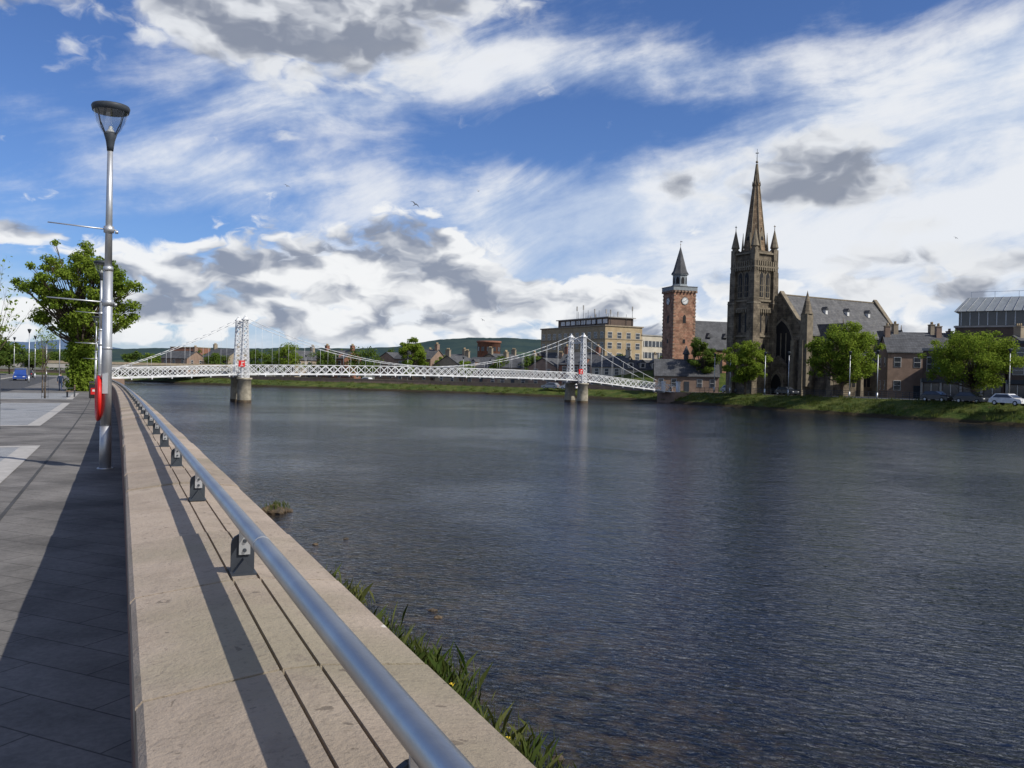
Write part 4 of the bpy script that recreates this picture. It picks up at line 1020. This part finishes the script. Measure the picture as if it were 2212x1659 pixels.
cn=g.m('ADD',g.m('MULTIPLY',cn1,.65),g.m('MULTIPLY',iso,.35))
line=g.m('SUBTRACT',g.m('MULTIPLY_ADD',az,.27,.21),el)
reg=g.m('MULTIPLY',g.sm(line,-.06,.08),g.sm(az,-.6,.15,.45,1.))
bias=add(g.m('MULTIPLY',reg,.34),ga(-.19,.31,.16,.05,.24),ga(.1,.35,.18,.035,.2),ga(-.38,.22,.13,.045,.2),ga(.45,.32,.2,.05,.12),ga(-.05,.20,.2,.03,.12),
    ga(-.5,.31,.09,.06,-.15),ga(-.28,.25,.10,.018,-.1),ga(.02,.275,.15,.028,-.20),ga(.30,.385,.2,.03,-.18),ga(-.52,.2,.07,.03,-.1))
ci=g.sm(g.m('ADD',cn,bias),.44,.86,0.,.92)
skyc=g.mix(1.,sky.outputs[0],(.58,.76,1.12),'MULTIPLY')
col=g.mix(ci,skyc,g.mix(g.sm(g.m('ADD',cn,g.m('MULTIPLY',reg,.03)),.42,.62),(5.9,6.8,8.3),(8.7,8.9,9.2)))
wv=g.node('ShaderNodeTexNoise',{'noise_dimensions':'2D'},Vector=g.comb(g.m('MULTIPLY',az,16.),g.m('MULTIPLY',el,30.),0.)); wv.inputs['Scale'].default_value=1.; wv.inputs['Detail'].default_value=3
def P_(off): return g.node('ShaderNodeVectorMath',{'operation':'MULTIPLY_ADD'},i0=wv.outputs[1],i1=(.5,.5,0),i2=g.comb(g.m('MULTIPLY',az,8.),g.m('MULTIPLY',g.m('ADD',el,off),15.),0.)).outputs[0]
p0,p1=P_(0.),P_(.02)
nh=g.noise(p0,1.15,7,.58,0,'2D')
nl0=g.noise(p0,1.15,4,.5,0,'2D'); nl1=g.noise(p1,1.15,4,.5,0,'2D')
vo=g.node('ShaderNodeTexVoronoi',{'feature':'F1','voronoi_dimensions':'2D'},Vector=p0,Scale=3.2).outputs[0]
n0=g.m('SUBTRACT',g.m('ADD',nh,.06),g.m('MULTIPLY',g.m('MULTIPLY',vo,vo),.30))
belt=add(ga(-.15,.125,.115,.040,.50),ga(-.33,.095,.13,.030,.44),ga(-.03,.08,.1,.025,.36),ga(.08,.085,.08,.02,.32),
   ga(-.53,.13,.07,.013,.32),ga(.02,.045,1.2,.018,.34),ga(.33,.10,.3,.02,.32),ga(-.45,.06,.15,.012,.24),
   g.m('MULTIPLY',g.sm(g.m('ABSOLUTE',az),.8,1.3),.18), g.sm(el,.22,.28,0.,-.10))
db=g.m('ADD',n0,belt); dens=g.sm(db,.67,.82,0.,.96)
core=g.sm(db,.70,1.10)
dif=g.m('SUBTRACT',nl0,nl1)
lit=g.m('MULTIPLY_ADD',dif,5.0,.80)
br=g.m('SUBTRACT',g.m('ADD',lit,g.m('MULTIPLY',vo,-.24)),g.m('MULTIPLY',core,.50))
br=g.m('ADD',br,ga(.05,.075,.12,.03,.25))
br=g.sm(br,-.25,1.0)     # soft shoulder: no flat grey floor
cc=g.mix(br,(2.6,3.0,3.9),(9.1,9.2,9.3))
col=g.mix(dens,col,cc)
gm=add(ga(-.30,.40,.19,.07,.70),ga(-.20,.37,.1,.05,.34),ga(-.08,.42,.12,.03,.30),ga(-.56,.385,.06,.035,.58),ga(.335,.235,.07,.036,.50),ga(.39,.205,.07,.020,.40),ga(.30,.20,.05,.014,.28),ga(.44,.165,.055,.012,.38),
   ga(.185,.215,.038,.020,.42),ga(.20,.11,.06,.016,.30),ga(.40,.135,.14,.012,.35),ga(.44,.10,.2,.02,.40),ga(-.27,.255,.03,.008,.28),ga(.57,.12,.05,.016,.25))
dg_=g.m('ADD',n0,gm); d2=g.sm(dg_,.68,.98,0.,.94)
b2_=g.sm(g.m('ADD',g.m('MULTIPLY',dif,4.0),g.m('ADD',g.sm(dg_,1.14,.72,.10,.80),g.m('MULTIPLY_ADD',nh,.9,-.45))),-.30,1.05)
cg=g.mix(b2_,(2.6,2.9,3.6),(8.0,8.2,8.5))
col=g.mix(d2,col,cg)
col=g.mix(g.sm(el,.05,-.01,0,.45),col,(6.8,7.4,8.2))
bg=g.node('ShaderNodeBackground',Color=col,Strength=.1); wo=g.node('ShaderNodeOutputWorld'); g.l.new(bg.outputs[0],wo.inputs[0])

# ------------------------------------------------------------------ camera
cam=bpy.data.cameras.new('camera'); cam.sensor_width=36; cam.lens=30.16; cam.clip_start=.05; cam.clip_end=12000
co=bpy.data.objects.new('camera',cam); scene.collection.objects.link(co)
co.matrix_world=Matrix.Translation((0,0,1.65))@Matrix.Rotation(R(90-.7),4,'X')@Matrix.Rotation(R(1.26),4,'Z')
scene.camera=co
scene.view_settings.view_transform='Standard'; scene.view_settings.look='None'; scene.view_settings.exposure=0
